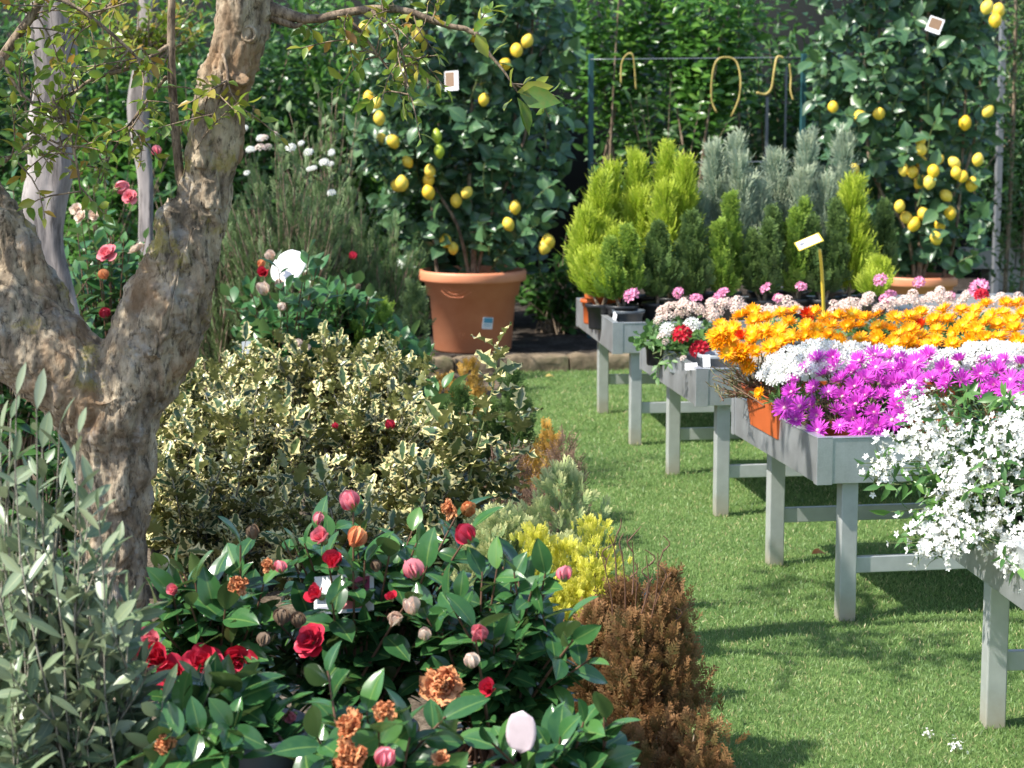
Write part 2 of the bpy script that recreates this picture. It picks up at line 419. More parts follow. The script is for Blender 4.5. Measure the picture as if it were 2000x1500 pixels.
def put(g, tm, Pp, D, N, S, mat=0, rnd=None, wv=.15):
    V, Fc, uv = tm; n = len(Pp)
    if n == 0: return
    D = nz(D); side = nz(np.cross(D, N)); Nn = np.cross(side, D)
    S = np.broadcast_to(np.asarray(S, float), (n,)); ws = S * U(1 - wv, 1 + wv, n)
    W = Pp[:, None, :] + V[None, :, 0:1] * (side * ws[:, None])[:, None, :] + V[None, :, 1:2] * (D * S[:, None])[:, None, :] + V[None, :, 2:3] * (Nn * S[:, None])[:, None, :]
    k = len(V); Fa = (Fc[None] + (np.arange(n) * k)[:, None, None]).reshape(-1, Fc.shape[1])
    r = rng.random(n) if rnd is None else np.clip(rnd, 0, 1)
    g.add(W.reshape(-1, 3), Fa, mat, np.repeat(r, k), np.tile(uv, (n, 1)))

def tubes(g, paths, radii, K=5, mat=0):
    paths = np.asarray(paths, float); n, m, _ = paths.shape
    radii = np.broadcast_to(np.asarray(radii, float), (n, m))
    Tn = nz(np.gradient(paths, axis=1)); mt = nz(Tn.mean(1))
    ref = np.where(np.abs(mt[:, 2:3]) > .7, np.array([[1., 0, 0]]), np.array([[0, 0, 1.]]))[:, None, :]
    A = nz(np.cross(Tn, ref)); B = np.cross(Tn, A)
    an = np.arange(K) * 2 * np.pi / K
    V = paths[:, :, None, :] + radii[:, :, None, None] * (np.cos(an)[None, None, :, None] * A[:, :, None, :] + np.sin(an)[None, None, :, None] * B[:, :, None, :])
    i = np.arange(m - 1)[:, None]; k = np.arange(K)[None, :]; k2 = (k + 1) % K
    Fc = np.stack([i * K + k, i * K + k2, (i + 1) * K + k2, (i + 1) * K + k], -1).reshape(-1, 4)
    Fa = (Fc[None] + (np.arange(n) * m * K)[:, None, None]).reshape(-1, 4)
    uv = np.stack(np.broadcast_arrays((an / 6.2832)[None, :], np.linspace(0, 1, m)[:, None]), -1).reshape(-1, 2)
    g.add(V.reshape(-1, 3), Fa, mat, np.repeat(rng.random(n), m * K), np.tile(uv, (n, 1)))

def smooth_path(pts, n):
    pts = np.asarray(pts, float); m = len(pts); t = np.linspace(0, m - 1, n); out = []
    for x in t:
        i = min(int(x), m - 2); f = x - i
        p0 = pts[max(i - 1, 0)]; p1 = pts[i]; p2 = pts[i + 1]; p3 = pts[min(i + 2, m - 1)]
        out.append(.5 * ((2 * p1) + (-p0 + p2) * f + (2 * p0 - 5 * p1 + 4 * p2 - p3) * f * f + (-p0 + 3 * p1 - 3 * p2 + p3) * f ** 3))
    return np.array(out)

def tube1(g, pts, rad, n=24, K=12, mat=0, cap=True):
    """one capped, smoothly bent tube"""
    p4 = smooth_path(np.concatenate([np.asarray(pts, float), np.asarray(rad, float)[:, None]], 1), n)
    base = g.n
    tubes(g, p4[None, :, :3], np.maximum(p4[None, :, 3], .0005), K, mat)
    if cap:
        V = np.array([p4[0, :3], p4[-1, :3]]); k = np.arange(K); k2 = (k + 1) % K
        off = g.n
        f0 = np.stack([np.full(K, off), base + k2, base + k], 1); e = base + (n - 1) * K
        f1 = np.stack([np.full(K, off + 1), e + k, e + k2], 1)
        g.add(V, np.concatenate([f0, f1]) - off, mat)
    return p4

def box(g, o, ux, uy, uz, mat=0):
    """box from corner o along three edge vectors"""
    o = np.asarray(o, float); ux, uy, uz = [np.asarray(v, float) for v in (ux, uy, uz)]
    V = [o, o + ux, o + ux + uy, o + uy, o + uz, o + ux + uz, o + ux + uy + uz, o + uy + uz]
    g.add(V, [[0, 3, 2, 1], [4, 5, 6, 7], [0, 1, 5, 4], [1, 2, 6, 5], [2, 3, 7, 6], [3, 0, 4, 7]], mat)

def bevel(o, w=.002, seg=2):
    b = o.modifiers.new('bevel', 'BEVEL'); b.width = w; b.segments = seg; b.limit_method = 'ANGLE'
    return o

def lathe(g, c, prof, K=48, mat=0, jit=None):
    c = np.asarray(c, float); an = np.arange(K) * 2 * np.pi / K; m = len(prof)
    V = np.array([[c[0] + r * math.cos(a), c[1] + r * math.sin(a), c[2] + z] for (r, z) in prof for a in an])
    i = np.arange(m - 1)[:, None]; k = np.arange(K)[None, :]; k2 = (k + 1) % K
    Fc = np.stack([i * K + k, i * K + k2, (i + 1) * K + k2, (i + 1) * K + k], -1).reshape(-1, 4)
    g.add(V, Fc, mat)

def ell_tips(n, c, r, lo=.5, zlo=-.35):
    out = []
    while len(out) < n:
        d = rng.normal(size=3); d /= np.linalg.norm(d)
        if d[2] < zlo: continue
        out.append(np.asarray(c) + d * np.asarray(r) * U(lo, 1))
    return np.array(out)

def shoots(base, tips, m=6, jit=.05, out=.35, up=.65):
    n = len(tips); b = np.asarray(base) + np.concatenate([rng.normal(size=(n, 2)) * jit, np.zeros((n, 1))], 1)
    d = tips - b; c = b + d * np.array([out, out, up]); t = np.linspace(0, 1, m)[None, :, None]
    return (1 - t) ** 2 * b[:, None] + 2 * t * (1 - t) * c[:, None] + t ** 2 * tips[:, None]

def along(paths, n, t0, t1, ang=55, lift=.15, nup=.7, nT=.6, nr=.35, angv=14, end=True):
    """leaf positions, directions and normals spiralling up each path"""
    k, m, _ = paths.shape
    t = np.linspace(t0, t1, n)[None, :] + U(-.4, .4, (k, n)) * (t1 - t0) / n
    t = np.clip(t, 0, .999) * (m - 1); i = t.astype(int); f = (t - i)[..., None]; rows = np.arange(k)[:, None]
    Pp = paths[rows, i] * (1 - f) + paths[rows, i + 1] * f
    Tn = nz(paths[rows, i + 1] - paths[rows, i])
    A = nz(np.cross(Tn, np.array([.3, .2, 1.]) + 0 * Tn)); B = np.cross(Tn, A)
    az = (np.arange(n) * 2.39996)[None, :] + U(0, 6.28, (k, 1)) + U(-.4, .4, (k, n))
    an = np.radians(ang + U(-angv, angv, (k, n)))
    if end: an[:, -1] *= .35
    D = np.cos(an)[..., None] * Tn + np.sin(an)[..., None] * (np.cos(az)[..., None] * A + np.sin(az)[..., None] * B)
    D = nz(D + lift * UP)
    N = nT * Tn + nup * UP + rng.normal(size=D.shape) * nr
    r = np.clip(rng.random((k, 1)) * .45 + rng.random((k, n)) * .55, 0, 1)
    return Pp.reshape(-1, 3), D.reshape(-1, 3), N.reshape(-1, 3), r.reshape(-1)

def rope_r(paths, r0, r1): return np.linspace(r0, r1, paths.shape[1])[None, :].repeat(len(paths), 0)

# ------------------------------------------------------------------ setting: ground, lawn, beds
YAW = R_(9.0)
UX = np.array([math.cos(YAW), math.sin(YAW), 0]); UV = np.array([-math.sin(YAW), math.cos(YAW), 0])
def sheet(name, pts, z, mat, nseg=1):
    g = Geo(); g.add([(x, y, z) for x, y in pts], [list(range(len(pts)))]); o = g.obj(name, mat, smooth=False)
    tag(o, None, None, None, 'structure'); return o
sheet('ground', [(-150, -40), (150, -40), (150, 250), (-150, 250)], -.006, MT['ground'])
def edge_x(y): return .42 - .068 * (y - 5.3) + .04 * math.sin(y * 2.1)      # bed edge along the lawn
ys = np.linspace(1.5, 12.95, 30)
sheet('lawn', [(edge_x(y), y) for y in ys] + [(7, 14.2), (7, 1.5)], 0, MT['lawn'])
sheet('planting_bed', [(-8, 1.5)] + [(edge_x(y), y) for y in ys] + [(-8, 11.9)], .002, MT['bed'])
# raised soil border behind the kerb
g = Geo(); a = np.array([-8, 11.93, 0]); box(g, a, UX * 18, UV * 9, UP * .075)
g.obj('soil_border', MT['border'], smooth=False)['kind'] = 'structure'

def grass():
    n = 420000
    Y = (U(0, 1, n) * (13.6 ** -.6 - 4.2 ** -.6) + 4.2 ** -.6) ** (-1 / .6)
    ex = np.array([edge_x(y) for y in np.linspace(4, 14, 200)]); ex = np.interp(Y, np.linspace(4, 14, 200), ex)
    X = ex - .02 + U(0, 1, n) ** 1.15 * (3.4 - ex)
    keep = (Y < 12.95 + .158 * (X)) & (rng.random(n) < .95)
    X, Y = X[keep], Y[keep]; n = len(X)
    Pp = np.stack([X, Y, np.zeros(n)], 1)
    D = nz(np.concatenate([rng.normal(size=(n, 2)) * .5 , np.ones((n, 1))], 1))
    N = np.concatenate([rng.normal(size=(n, 2)), np.full((n, 1), .2)], 1)
    patch = .5 + .22 * np.sin(X * 7.1 + 2 * np.sin(Y * 3.3)) * np.sin(Y * 5.7 + 1.5 * np.sin(X * 4.1)) + .1 * np.sin(X * 23 + Y * 17)
    r = np.clip(patch * .75 + rng.normal(size=n) * .2, 0, 1); r = np.where(rng.random(n) < .06, 1, r * .9)
    g = Geo(); V, Fc, uv = T['blade']; V = V * np.array([1.35, 1, 1])
    S = U(.008, .021, n); tm = (V, Fc, uv)
    g2 = Geo(); put(g2, tm, Pp, D, N, S * (1 + .04 * (Y - 5)), 0, r, .3)
    tag(g2.obj('grass', MT['grass']), 'short mown green lawn grass between bed and flower tables', 'grass', None, 'stuff')
grass()

# kerb stones at the end of the lawn
KERB = ['mossy kerb stone under the left end of the big lemon pot', 'dark kerb stone right below the big terracotta lemon pot', 'sunlit kerb stone just right of the big lemon pot',
        'long sunlit kerb stone left of the rear table leg', 'tan kerb stone behind the legs of the conifer table', 'kerb stone under the right half of the conifer table', 'rightmost kerb stone behind the flower tables']
x0 = -1.35
for i, lb in enumerate(KERB):
    ln = [.5, .46, .3, .42, .5, .55, .6][i]; c = np.array([0, 12.9, 0]) + UX * (x0)
    g = Geo(); nn = 10
    u = np.linspace(0, 1, nn); prof = [(0, 0), (-.002, .05), (.0, .088), (.012, .1), (.09, .104), (.13, .098), (.145, .05), (.14, 0)]
    V = [c + UX * (ln * uu) + UV * (p[0] + .006 * rng.normal()) + UP * (p[1] * (1 + .06 * rng.normal()) * (1 - .1 * (abs(uu - .5) > .49))) for uu in u for p in prof]
    m = len(prof); Fc = [[a * m + b, a * m + b + 1, (a + 1) * m + b + 1, (a + 1) * m + b] for a in range(nn - 1) for b in range(m - 1)]
    g.add(V, np.array(Fc)[:, ::-1]); g.add([V[b] for b in range(m)], [list(range(m))]); g.add([V[(nn - 1) * m + b] for b in range(m)], [list(range(m))[::-1]])
    o = g.obj('kerb_stone', MT['stone'], base=c); tag(o, lb, 'kerb stone', 'stones edging the lawn'); x0 += ln + .012

# ------------------------------------------------------------------ tables
def make_table(label, corner, top, yaw, depth, length=2.5):
    UX = np.array([math.cos(R_(yaw)), math.sin(R_(yaw)), 0]); UV = np.array([-math.sin(R_(yaw)), math.cos(R_(yaw)), 0])
    c = np.array([corner[0], corner[1], 0.])
    t = empty('display_table', label, 'table', c, 'metal tray tables in a row on the lawn')
    H = .148; th = .018
    g = Geo(); box(g, c + UX * th + UV * th + UP * (top - H + .01), UX * (length - 2 * th), UV * (depth - 2 * th), UP * .012, 0)
    box(g, c + UX * .03 + UV * .03 + UP * (top - H + .024), UX * (length - .06), UV * (depth - .06), UP * .05, 1)
    g.obj('tray_floor', [MT['alu'], MT['sandmat']], t, smooth=False)
    def pan(o, a, la, b):
        g = Geo(); box(g, o + UP * (top - H), a * la, b * th, UP * H)
        box(g, o + UP * (top) - b * .003, a * la, b * .034, UP * .005)              # folded lip
        bevel(g.obj('side_panel', MT['alu'], t, smooth=False), .0015)
    pan(c, UX, length, UV); pan(c + UV * depth, UX, length, -UV)
    pan(c + UV * .0345, UV, depth - .069, UX); pan(c + UX * length + UV * .0345, UV, depth - .069, -UX)
    for (sx, sy) in ((0, 0), (1, 0), (0, 1), (1, 1)):
        q = c + UX * length * sx + UV * depth * sy; a = UX * (1 - 2 * sx); b = UV * (1 - 2 * sy)
        g = Geo(); box(g, q - a * .003 - b * .003 + UP * (top - H - .003), a * .052, b * .003, UP * (H + .0095)); box(g, q - a * .003 + b * .0005 + UP * (top - H - .003), a * .003, b * .0335, UP * (H + .0095))
        bevel(g.obj('corner_strip', MT['alu'], t, smooth=False), .001)
    lx, ly, lb_, w = .095, .035, .14, .057
    for (sx, sy) in ((0, 0), (1, 0), (0, 1), (1, 1)):
        q = c + UX * (lx + (length - 2 * lx - w) * sx) + UV * (ly + (depth - ly - lb_ - w) * sy)
        g = Geo(); box(g, q, UX * w, UV * w, UP * (top - H - .002)); bevel(g.obj('leg', MT['leg'], t, smooth=False), .004)
    for sy in (0, 1):
        q = c + UX * (lx + w + .001) + UV * (ly + .016 + (depth - ly - lb_ - w) * sy) + UP * .16
        g = Geo(); box(g, q, UX * (length - 2 * lx - 2 * w - .002), UV * .025, UP * .055); bevel(g.obj('crossbar', MT['leg'], t, smooth=False), .003)
    return t
TT = {}
TAB = {1: ((1.275, 4.55), .62, 5, 1.06), 2: ((.991, 6.54), .62, 9, 1.06), 3: ((.752, 8.27), .62, 7.4, 1.2), 4: ((.5, 10.05), .618, 6.2, 1.3)}
TLAB = {1: 'aluminium tray table carrying the trailing white jasmine, nearest', 2: 'aluminium tray table holding orange, white and magenta flowers', 3: 'aluminium tray table with red geraniums and pale pink flowers', 4: 'rearmost aluminium tray table crowded with potted conifers'}
for k in TAB: TT[k] = make_table(TLAB[k], *TAB[k])
FLOOR = {k: TAB[k][1] - .148 + .075 for k in TAB}

# ------------------------------------------------------------------ pots
def pot_geo(c, r, h, taper=.76, rim=True, K=48):
    """pot standing at c (base centre), r = rim outer radius"""
    rb = r * taper; rt = r * .9 if rim else r
    g = Geo()
    pr = [(0, .0), (rb * .96, 0), (rb, .008), (rb + (rt * .93 - rb) * .68, h * .68), (rt * .95, h * .69), (rt, h * .86)]
    if rim: pr += [(r * .985, h * .87), (r, h * .895), (r, h * .97), (r * .985, h), (r * .93, h)]
    else: pr += [(r, h), (r * .96, h)]
    pr += [(rt * .93, h * .9), (rt * .9, h * .88)]
    lathe(g, c, pr, K)
    g2 = Geo(); lathe(g2, c, [(0, h * .89), (rt * .93, h * .88)], K)
    return g, g2

def rect_pot(c, a, b, la, lb, h, fl=.82):
    g = Geo(); V = []
    for z, f in ((0, fl), (h * .86, .97), (h * .861, 1.0), (h, 1.02), (h, .95), (h * .85, .93)):
        for sx, sy in ((-1, -1), (1, -1), (1, 1), (-1, 1)): V.append(c + a * la / 2 * sx * f + b * lb / 2 * sy * (f if z else fl * .95) + UP * z)
    Fc = [[3, 2, 1, 0]]
    for r in range(5):
        for k in range(4): Fc.append([r * 4 + k, r * 4 + (k + 1) % 4, (r + 1) * 4 + (k + 1) % 4, (r + 1) * 4 + k])
    Fc.append([20, 21, 22, 23]); g.add(V, Fc, [0] * (len(Fc) - 1) + [1])
    return g

# ------------------------------------------------------------------ flower meshes
def ellipsoid(g, c, r, n=10, m=14, mat=0, nip=0., dent=0.):
    V = []; uv = []
    for i in range(n + 1):
        a = math.pi * i / n; z = -math.cos(a); rr = math.sin(a)
        for k in range(m):
            b = 2 * math.pi * k / m; q = 1 + dent * math.sin(3 * b + 4 * a)
            zz = z * (1 + nip * max(0, abs(z) - .8) / .2)
            V.append((c[0] + r[0] * rr * q * math.cos(b), c[1] + r[1] * rr * q * math.sin(b), c[2] + r[2] * zz)); uv.append((k / m, i / n))
    Fc = [[i * m + k, i * m + (k + 1) % m, (i + 1) * m + (k + 1) % m, (i + 1) * m + k] for i in range(n) for k in range(m)]
    g.add(V, Fc, mat, None, np.array(uv))

def ring_petals(g, tm, n, r0, S, tilt, z0=0., mat=0, jit=.12, off=0.):
    an = np.arange(n) * 2 * np.pi / n + off + rng.normal(size=n) * jit
    tl = R_(tilt) + rng.normal(size=n) * jit * .8
    rad = np.stack([np.cos(an), np.sin(an), 0 * an], 1)
    D = rad * np.cos(tl)[:, None] + UP * np.sin(tl)[:, None]; N = UP * np.cos(tl)[:, None] - rad * np.sin(tl)[:, None]
    put(g, tm, rad * r0 + UP * z0, D, N, S * U(.88, 1.1, n), mat, None, .12)

PTN = leaf_t(2, 4, .075, .6, 0, -.1, blunt=.5); PT = leaf_t(2, 4, .09, .6, 0, -.12, blunt=.5); PW = leaf_t(3, 4, .36, .62, -.3, -.1, blunt=.6); PCAM = leaf_t(7, 10, .46, .62, .2, -.22, .06, 1.5, blunt=.5); PST = leaf_t(3, 4, .27, .55, .1, .12, blunt=.8)
def daisy(name, pm, dm, n=30, up=22):
    g = Geo()
    ring_petals(g, (PTN if name[0] == 'm' else PT), n, .06, .44, up, 0, 0); ring_petals(g, (PTN if name[0] == 'm' else PT), n, .05, .38, up + 22, .02, 0, off=.1); ring_petals(g, (PTN if name[0] == 'm' else PT), n // 2, .05, .46, up - 16, -.02, 0)
    ellipsoid(g, (0, 0, .04), (.075, .075, .06) if name[0] == 'm' else (.1, .1, .07), 5, 10, 1)
    ellipsoid(g, (0, 0, -.06), (.08, .08, .1), 5, 8, 2)
    return g.mesh(name, [pm, dm, MT['budgreen']])
DA_O = [daisy('orange_daisy', MT['p_orange'], MT['disc'], 40, u) for u in (4, 12, 22)]
DA_R = [daisy('red_daisy', MT['p_redorange'], MT['disc'], 24, 55)]
DA_M = [daisy('magenta_daisy', MT['p_magenta'], MT['palediscs'], 30, u) for u in (8, 22, 36)]

def head(name, pm, n=26, flat_=.5, fs=.28, npet=5, tmpl=PW, buds=0):
    """rounded head of many little florets, about 1 wide"""
    g = Geo(); pts = []
    for i in range(n):
        zz = 1 - (i + .5) / n * (.95); a = i * 2.39996; rr = math.sqrt(max(0, 1 - zz * zz)); pts.append((rr * math.cos(a), rr * math.sin(a), zz))
    for p in pts:
        p = np.array(p); nrm = nz(p + rng.normal(size=3) * .15); gg = Geo(); ring_petals(gg, tmpl, npet, .02, 1.0, 18 + 15 * rng.random(), 0, 0, .1)
        V = np.concatenate(gg.V); Q = np.array(Vector(nrm).to_track_quat('Z', 'Y').to_matrix()); V = (V * fs * .5 * U(.85, 1.15)) @ Q.T + p * np.array([.42, .42, flat_ * .5])
        g.add(V, gg.loops[0].reshape(-1, 4), 0, gg.rnd[0] * 0 + rng.random(), gg.uv[0])
    for i in range(buds):
        p = nz(rng.normal(size=3)); p[2] = abs(p[2]); ellipsoid(g, p * .5, (.04, .04, .06), 4, 6, 1)
    st = smooth_path([(0, 0, -.5), (0.03, 0, -.2), (0, 0, .1)], 4); tubes(g, st[None], np.full((1, 4), .03), 5, 1)
    return g.mesh(name, [pm, MT['greenstem']])
H_WHITE = [head('white_candytuft_head', MT['p_white'], 26, .5, .34, 4) for _ in range(3)]
H_CREAM = [head('cream_flower_head', MT['p_cream'], 20, .7, .3, 5) for _ in range(3)]
H_PINK = [head('pink_geranium_head', MT['p_pink'], 15, .45, .46, 5) for _ in range(2)]
H_RED = [head('red_geranium_head', MT['p_red'], 26, .75, .4, 5) for _ in range(2)]
def loose(name, n):
    g = Geo()
    for i in range(n):
        p = rng.normal(size=3) * np.array([.42, .42, .25]); nrm = nz(p * .8 + np.array([0, 0, .6]) + rng.normal(size=3) * .3); gg = Geo(); ring_petals(gg, PST, 5, .02, 1.0, 12 + 25 * rng.random(), 0, 0, .12)
        Q = np.array(Vector(nrm).to_track_quat('Z', 'Y').to_matrix()); V = (np.concatenate(gg.V) * .2 * U(.75, 1.15)) @ Q.T + p
        g.add(V, gg.loops[0].reshape(-1, 4), 0, gg.rnd[0] * 0 + rng.random(), gg.uv[0]); st = smooth_path([np.array([0, 0, -.5]), p * .5 + np.array([0, 0, -.15]), p], 4); tubes(g, st[None], np.full((1, 4), .012), 4, 1)
        if i % 3 == 0: q = p * .97 + np.array([0, 0, .05]); ellipsoid(g, q, (.035, .035, .08), 4, 6, 0)
    return g.mesh(name, [MT['p_white'], MT['greenstem']])
H_JAS = [loose('jasmine_cluster', 18) for _ in range(5)]

def bloom(name, pm, layers, crumple=0.):
    g = Geo()
    for (n, r0, S, tilt, z) in layers: ring_petals(g, PCAM, n, r0, S, tilt, z, 0, .16 + crumple, rng.random() * 6)
    if crumple: g.V = [v + rng.normal(size=v.shape) * crumple * .12 for v in g.V]
    ellipsoid(g, (0, 0, -.08), (.12, .12, .12), 5, 8, 1)
    return g.mesh(name, [pm, MT['budgreen']])
FULL = [(7, .06, .5, 8, 0), (6, .06, .45, 28, .02), (6, .04, .38, 50, .04), (5, .02, .3, 72, .05)]
HALF = [(5, .04, .5, 48, 0), (5, .03, .45, 66, .02), (4, .01, .4, 82, .03)]
BL = {'red': [bloom('red_camellia_bloom', MT['p_cam_red'], FULL) for _ in range(2)], 'redhalf': [bloom('red_camellia_half_open', MT['p_cam_red'], HALF)],
      'pink': [bloom('pink_camellia_half_open', MT['p_cam_pink'], HALF) for _ in range(2)], 'wilt': [bloom('wilted_camellia_bloom', MT['p_wilt'], HALF + [(6, .05, .5, 20, 0)], .35) for _ in range(2)],
      'pale': [bloom('pale_camellia_bloom', MT['p_pale'], FULL)], 'pinkfull': [bloom('pink_camellia_bloom', MT['p_cam_pink'], FULL)]}
def bud(name, top, base):
    g = Geo(); ellipsoid(g, (0, 0, -.02), (.27, .27, .4), 8, 12, 0, .1, .06)
    tm = leaf_t(5, 9, .56, .5, .16, -.52, .02, 1.2, blunt=.45)
    ring_petals(g, tm, 5, .08, .88, 56, -.42, 0, .14); ring_petals(g, tm, 4, .12, .8, 54, -.44, 0, .18)
    tb = leaf_t(3, 5, .5, .45, .4, -.45, blunt=.6)
    ring_petals(g, tb, 5, .15, .5, 48, -.5, 1, .12); ring_petals(g, tb, 4, .1, .36, 50, -.52, 1, .12)
    return g.mesh(name, [top, base])
BL['budpink'] = [bud('pink_camellia_bud', MT['p_cam_pink'], MT['budgreen'])]; BL['budcream'] = [bud('cream_camellia_bud', MT['p_pale'], MT['budcream'])]
BL['budbrown'] = [bud('brown_camellia_bud', MT['budbrown'], MT['budbrown'])]; BL['budorange'] = [bud('orange_camellia_bud', MT['p_wilt'], MT['p_wilt'])]
BL['budred'] = [bud('red_camellia_bud', MT['p_cam_red'], MT['budgreen'])]
g = Geo(); ellipsoid(g, (0, 0, 0), (.44, .44, .5), 14, 16, 0, .12); ME_LEMON = g.mesh('lemon', MT['lemon'])
g = Geo(); ellipsoid(g, (0, 0, 0), (.4, .4, .5), 14, 16, 0, .2); ME_GREENLEMON = g.mesh('green_lemon', MT['limegreen'])

def pick(l): return l[int(rng.integers(len(l)))]
def card(parent, name, c, w, h, mats, nrm=(0, -1, .1), roll=0., art=None, th=.0015, base=None):
    """thin tag; art = list of (x0,y0,x1,y1,material index) patches in 0..1"""
    n = nz(np.asarray(nrm, float)); a = nz(np.cross(UP, n)); b = np.cross(n, a)
    a, b = a * math.cos(roll) + b * math.sin(roll), b * math.cos(roll) - a * math.sin(roll)
    g = Geo(); o = np.asarray(c) - a * w / 2 - b * h / 2
    box(g, o, a * w, b * h, n * th, 0)
    for (x0, y0, x1, y1, k) in (art or []):
        box(g, o + a * w * x0 + b * h * y0 + n * (th + .0002), a * w * (x1 - x0), b * h * (y1 - y0), n * .0006, k)
    return g.obj(name, mats, parent, smooth=False, base=base) if parent is not None else g.obj(name, mats, None, smooth=False, base=np.asarray(c))

# ------------------------------------------------------------------ broadleaf shrubs
def shrub(name, label, cat, base, tips, leafmat, tm, S, n=9, t0=.45, t1=1., ang=58, group=None, stem='twig', r0=.006, r1=.0018, jit=.04, lift=.12, nup=.7, out=.35, up=.65, nr=.35, svar=.3, pname='foliage', t=None):
    t = t or empty(name, label, cat, base, group)
    paths = shoots(base, tips, 7, jit, out, up)
    g = Geo(); tubes(g, paths, rope_r(paths, r0, r1), 5); g.obj('stems', MT[stem], t)
    Pp, D, N, r = along(paths, n, t0, t1, ang, lift, nup, .6, nr)
    g = Geo(); put(g, T[tm], Pp, D, N, S * U(1 - svar, 1 + svar * .6, len(Pp)), 0, r); g.obj(pname, MT[leafmat], t)
    return t

def camellia(label, px, Z, ytop, rx, ry, zlow, npots, n=26, extra=(), flowers=(), S=.086, lm='camellia', tm='cam', potmat='blackpot', leaves=13, group='camellias in pots', pr=.15, ph=.25):
    cx = PX(px, Z); top = P(px, ytop, Z)[2]; base = np.array([cx, Z, 0.0])
    t = empty('camellia_plant', label, 'camellia', base, group)
    g, g2 = pot_geo(base, pr, ph, .74, True, 48); p = g.obj('pot', MT[potmat], t); g2.obj('soil', MT['soil'], p, base=base)
    zc = (top + zlow) / 2; tips = ell_tips(int(n * 1.9), (cx, Z, zc), (rx, ry, (top - zlow) / 2), .4, -.8)
    if len(extra): tips = np.concatenate([tips, [P(*e) for e in extra]])
    paths = shoots(base + UP * ph * .88, tips, 8, .045, .45, .55)
    g = Geo(); tubes(g, paths, rope_r(paths, .0055, .0022), 6); g.obj('stems', MT['redstem'], t)
    Pp, D, N, r = along(paths, leaves, .35, .99, 64, .05, .8, .4, .45)
    g = Geo(); N = N + np.array([-.15, -.25, .15]); put(g, T[tm], Pp, D, N, S * U(.6, 1.15, len(Pp)), 0, r); g.obj('foliage', MT[lm], t)
    for (fx, fy, fz, kind, d) in flowers:
        nrm = nz(np.array([-.25, -.75, .45]) + rng.normal(size=3) * .3)
        if kind.startswith('bud'): nrm = nz(np.array([0, -.25, .9]) + rng.normal(size=3) * .35)
        fp = P(fx, fy, fz); inst(pick(BL[kind]), 'bud' if kind.startswith('bud') else 'flower', t, fp, nrm, d * (.82 if kind == 'wilt' else .92))
    return t

# ------------------------------------------------------------------ conifers
def conifer(name, label, base, h, r, mat, tm='spray', n=900, S=.1, leaders=1, shape=.75, upd=1.2, group=None, pot=None, pr=.1, ph=.14, cat='conifer', lean=0., floor=.04):
    t = empty(name, label, cat, base, group); base = np.asarray(base, float)
    z0 = 0
    if pot:
        g, g2 = pot_geo(base, pr, ph, .78, True, 28); p = g.obj('pot', MT[pot], t); g2.obj('soil', MT['soil'], p, base=base); z0 = ph * .85
    Pp = []; D = []; st = []
    for L in range(leaders):
        a = 6.28 * L / leaders + U(0, 1.5); k = 0 if leaders == 1 else r * .62
        off = np.array([math.cos(a) * k, math.sin(a) * k, 0]); hh = (h - z0) * (1 if L == 0 else U(.62, .95)); rr = r * (1 if leaders == 1 else .5)
        m = n // leaders; f = U(0, 1, m) ** .9
        az = U(0, 6.28, m); prof = np.clip(np.minimum((f + .12) / .3, 1), 0, 1) * (1 - f) ** shape
        rad = rr * prof * U(.2, 1, m) ** .6 * (1 + .3 * np.sin(az * 3 + f * 11 + L) + .2 * np.sin(az * 5 - f * 23))
        ax = base + UP * z0 + off * (.35 + .65 * np.minimum(1, f * 3))[:, None] if leaders > 1 else base + UP * z0 + off
        o = np.stack([np.cos(az), np.sin(az), 0 * az], 1)
        rad = rad * (1 + .5 * (rng.random(m) < .2)); ln = np.array([lean, 0, 0]) * f[:, None] * hh
        Pp.append(ax + o * rad[:, None] + UP * (floor + f * (hh - S * .75))[:, None] + ln); D.append(o * U(.4, 1.1, m)[:, None] * (1 - f * .6)[:, None] + UP * upd + rng.normal(size=(m, 3)) * .22)
        st.append(np.array([base + UP * (z0 * .8), base + UP * (z0 + hh * .3) + off * .7, base + UP * (z0 + hh * .88) + off + np.array([lean * hh * .88, 0, 0])]))
    Pp = np.concatenate(Pp); D = np.concatenate(D)
    g = Geo(); tubes(g, np.array([smooth_path(s, 6) for s in st]), np.linspace(.012, .002, 6)[None], 5); g.obj('stem', MT['twig'], t)
    o = nz((Pp - base) * np.array([1, 1, 0]) + 1e-4); N = np.cross(D, UP) + rng.normal(size=Pp.shape) * .9
    rn = np.clip(rng.random(len(Pp)) * .6 + .4 * (.5 + .5 * np.sin(Pp[:, 0] * 31 + Pp[:, 2] * 23)), 0, 1)
    g = Geo(); put(g, T[tm], Pp, D, N, S * U(.6, 1.2, len(Pp)), 0, rn); g.obj('foliage', MT[mat], t)
    return t

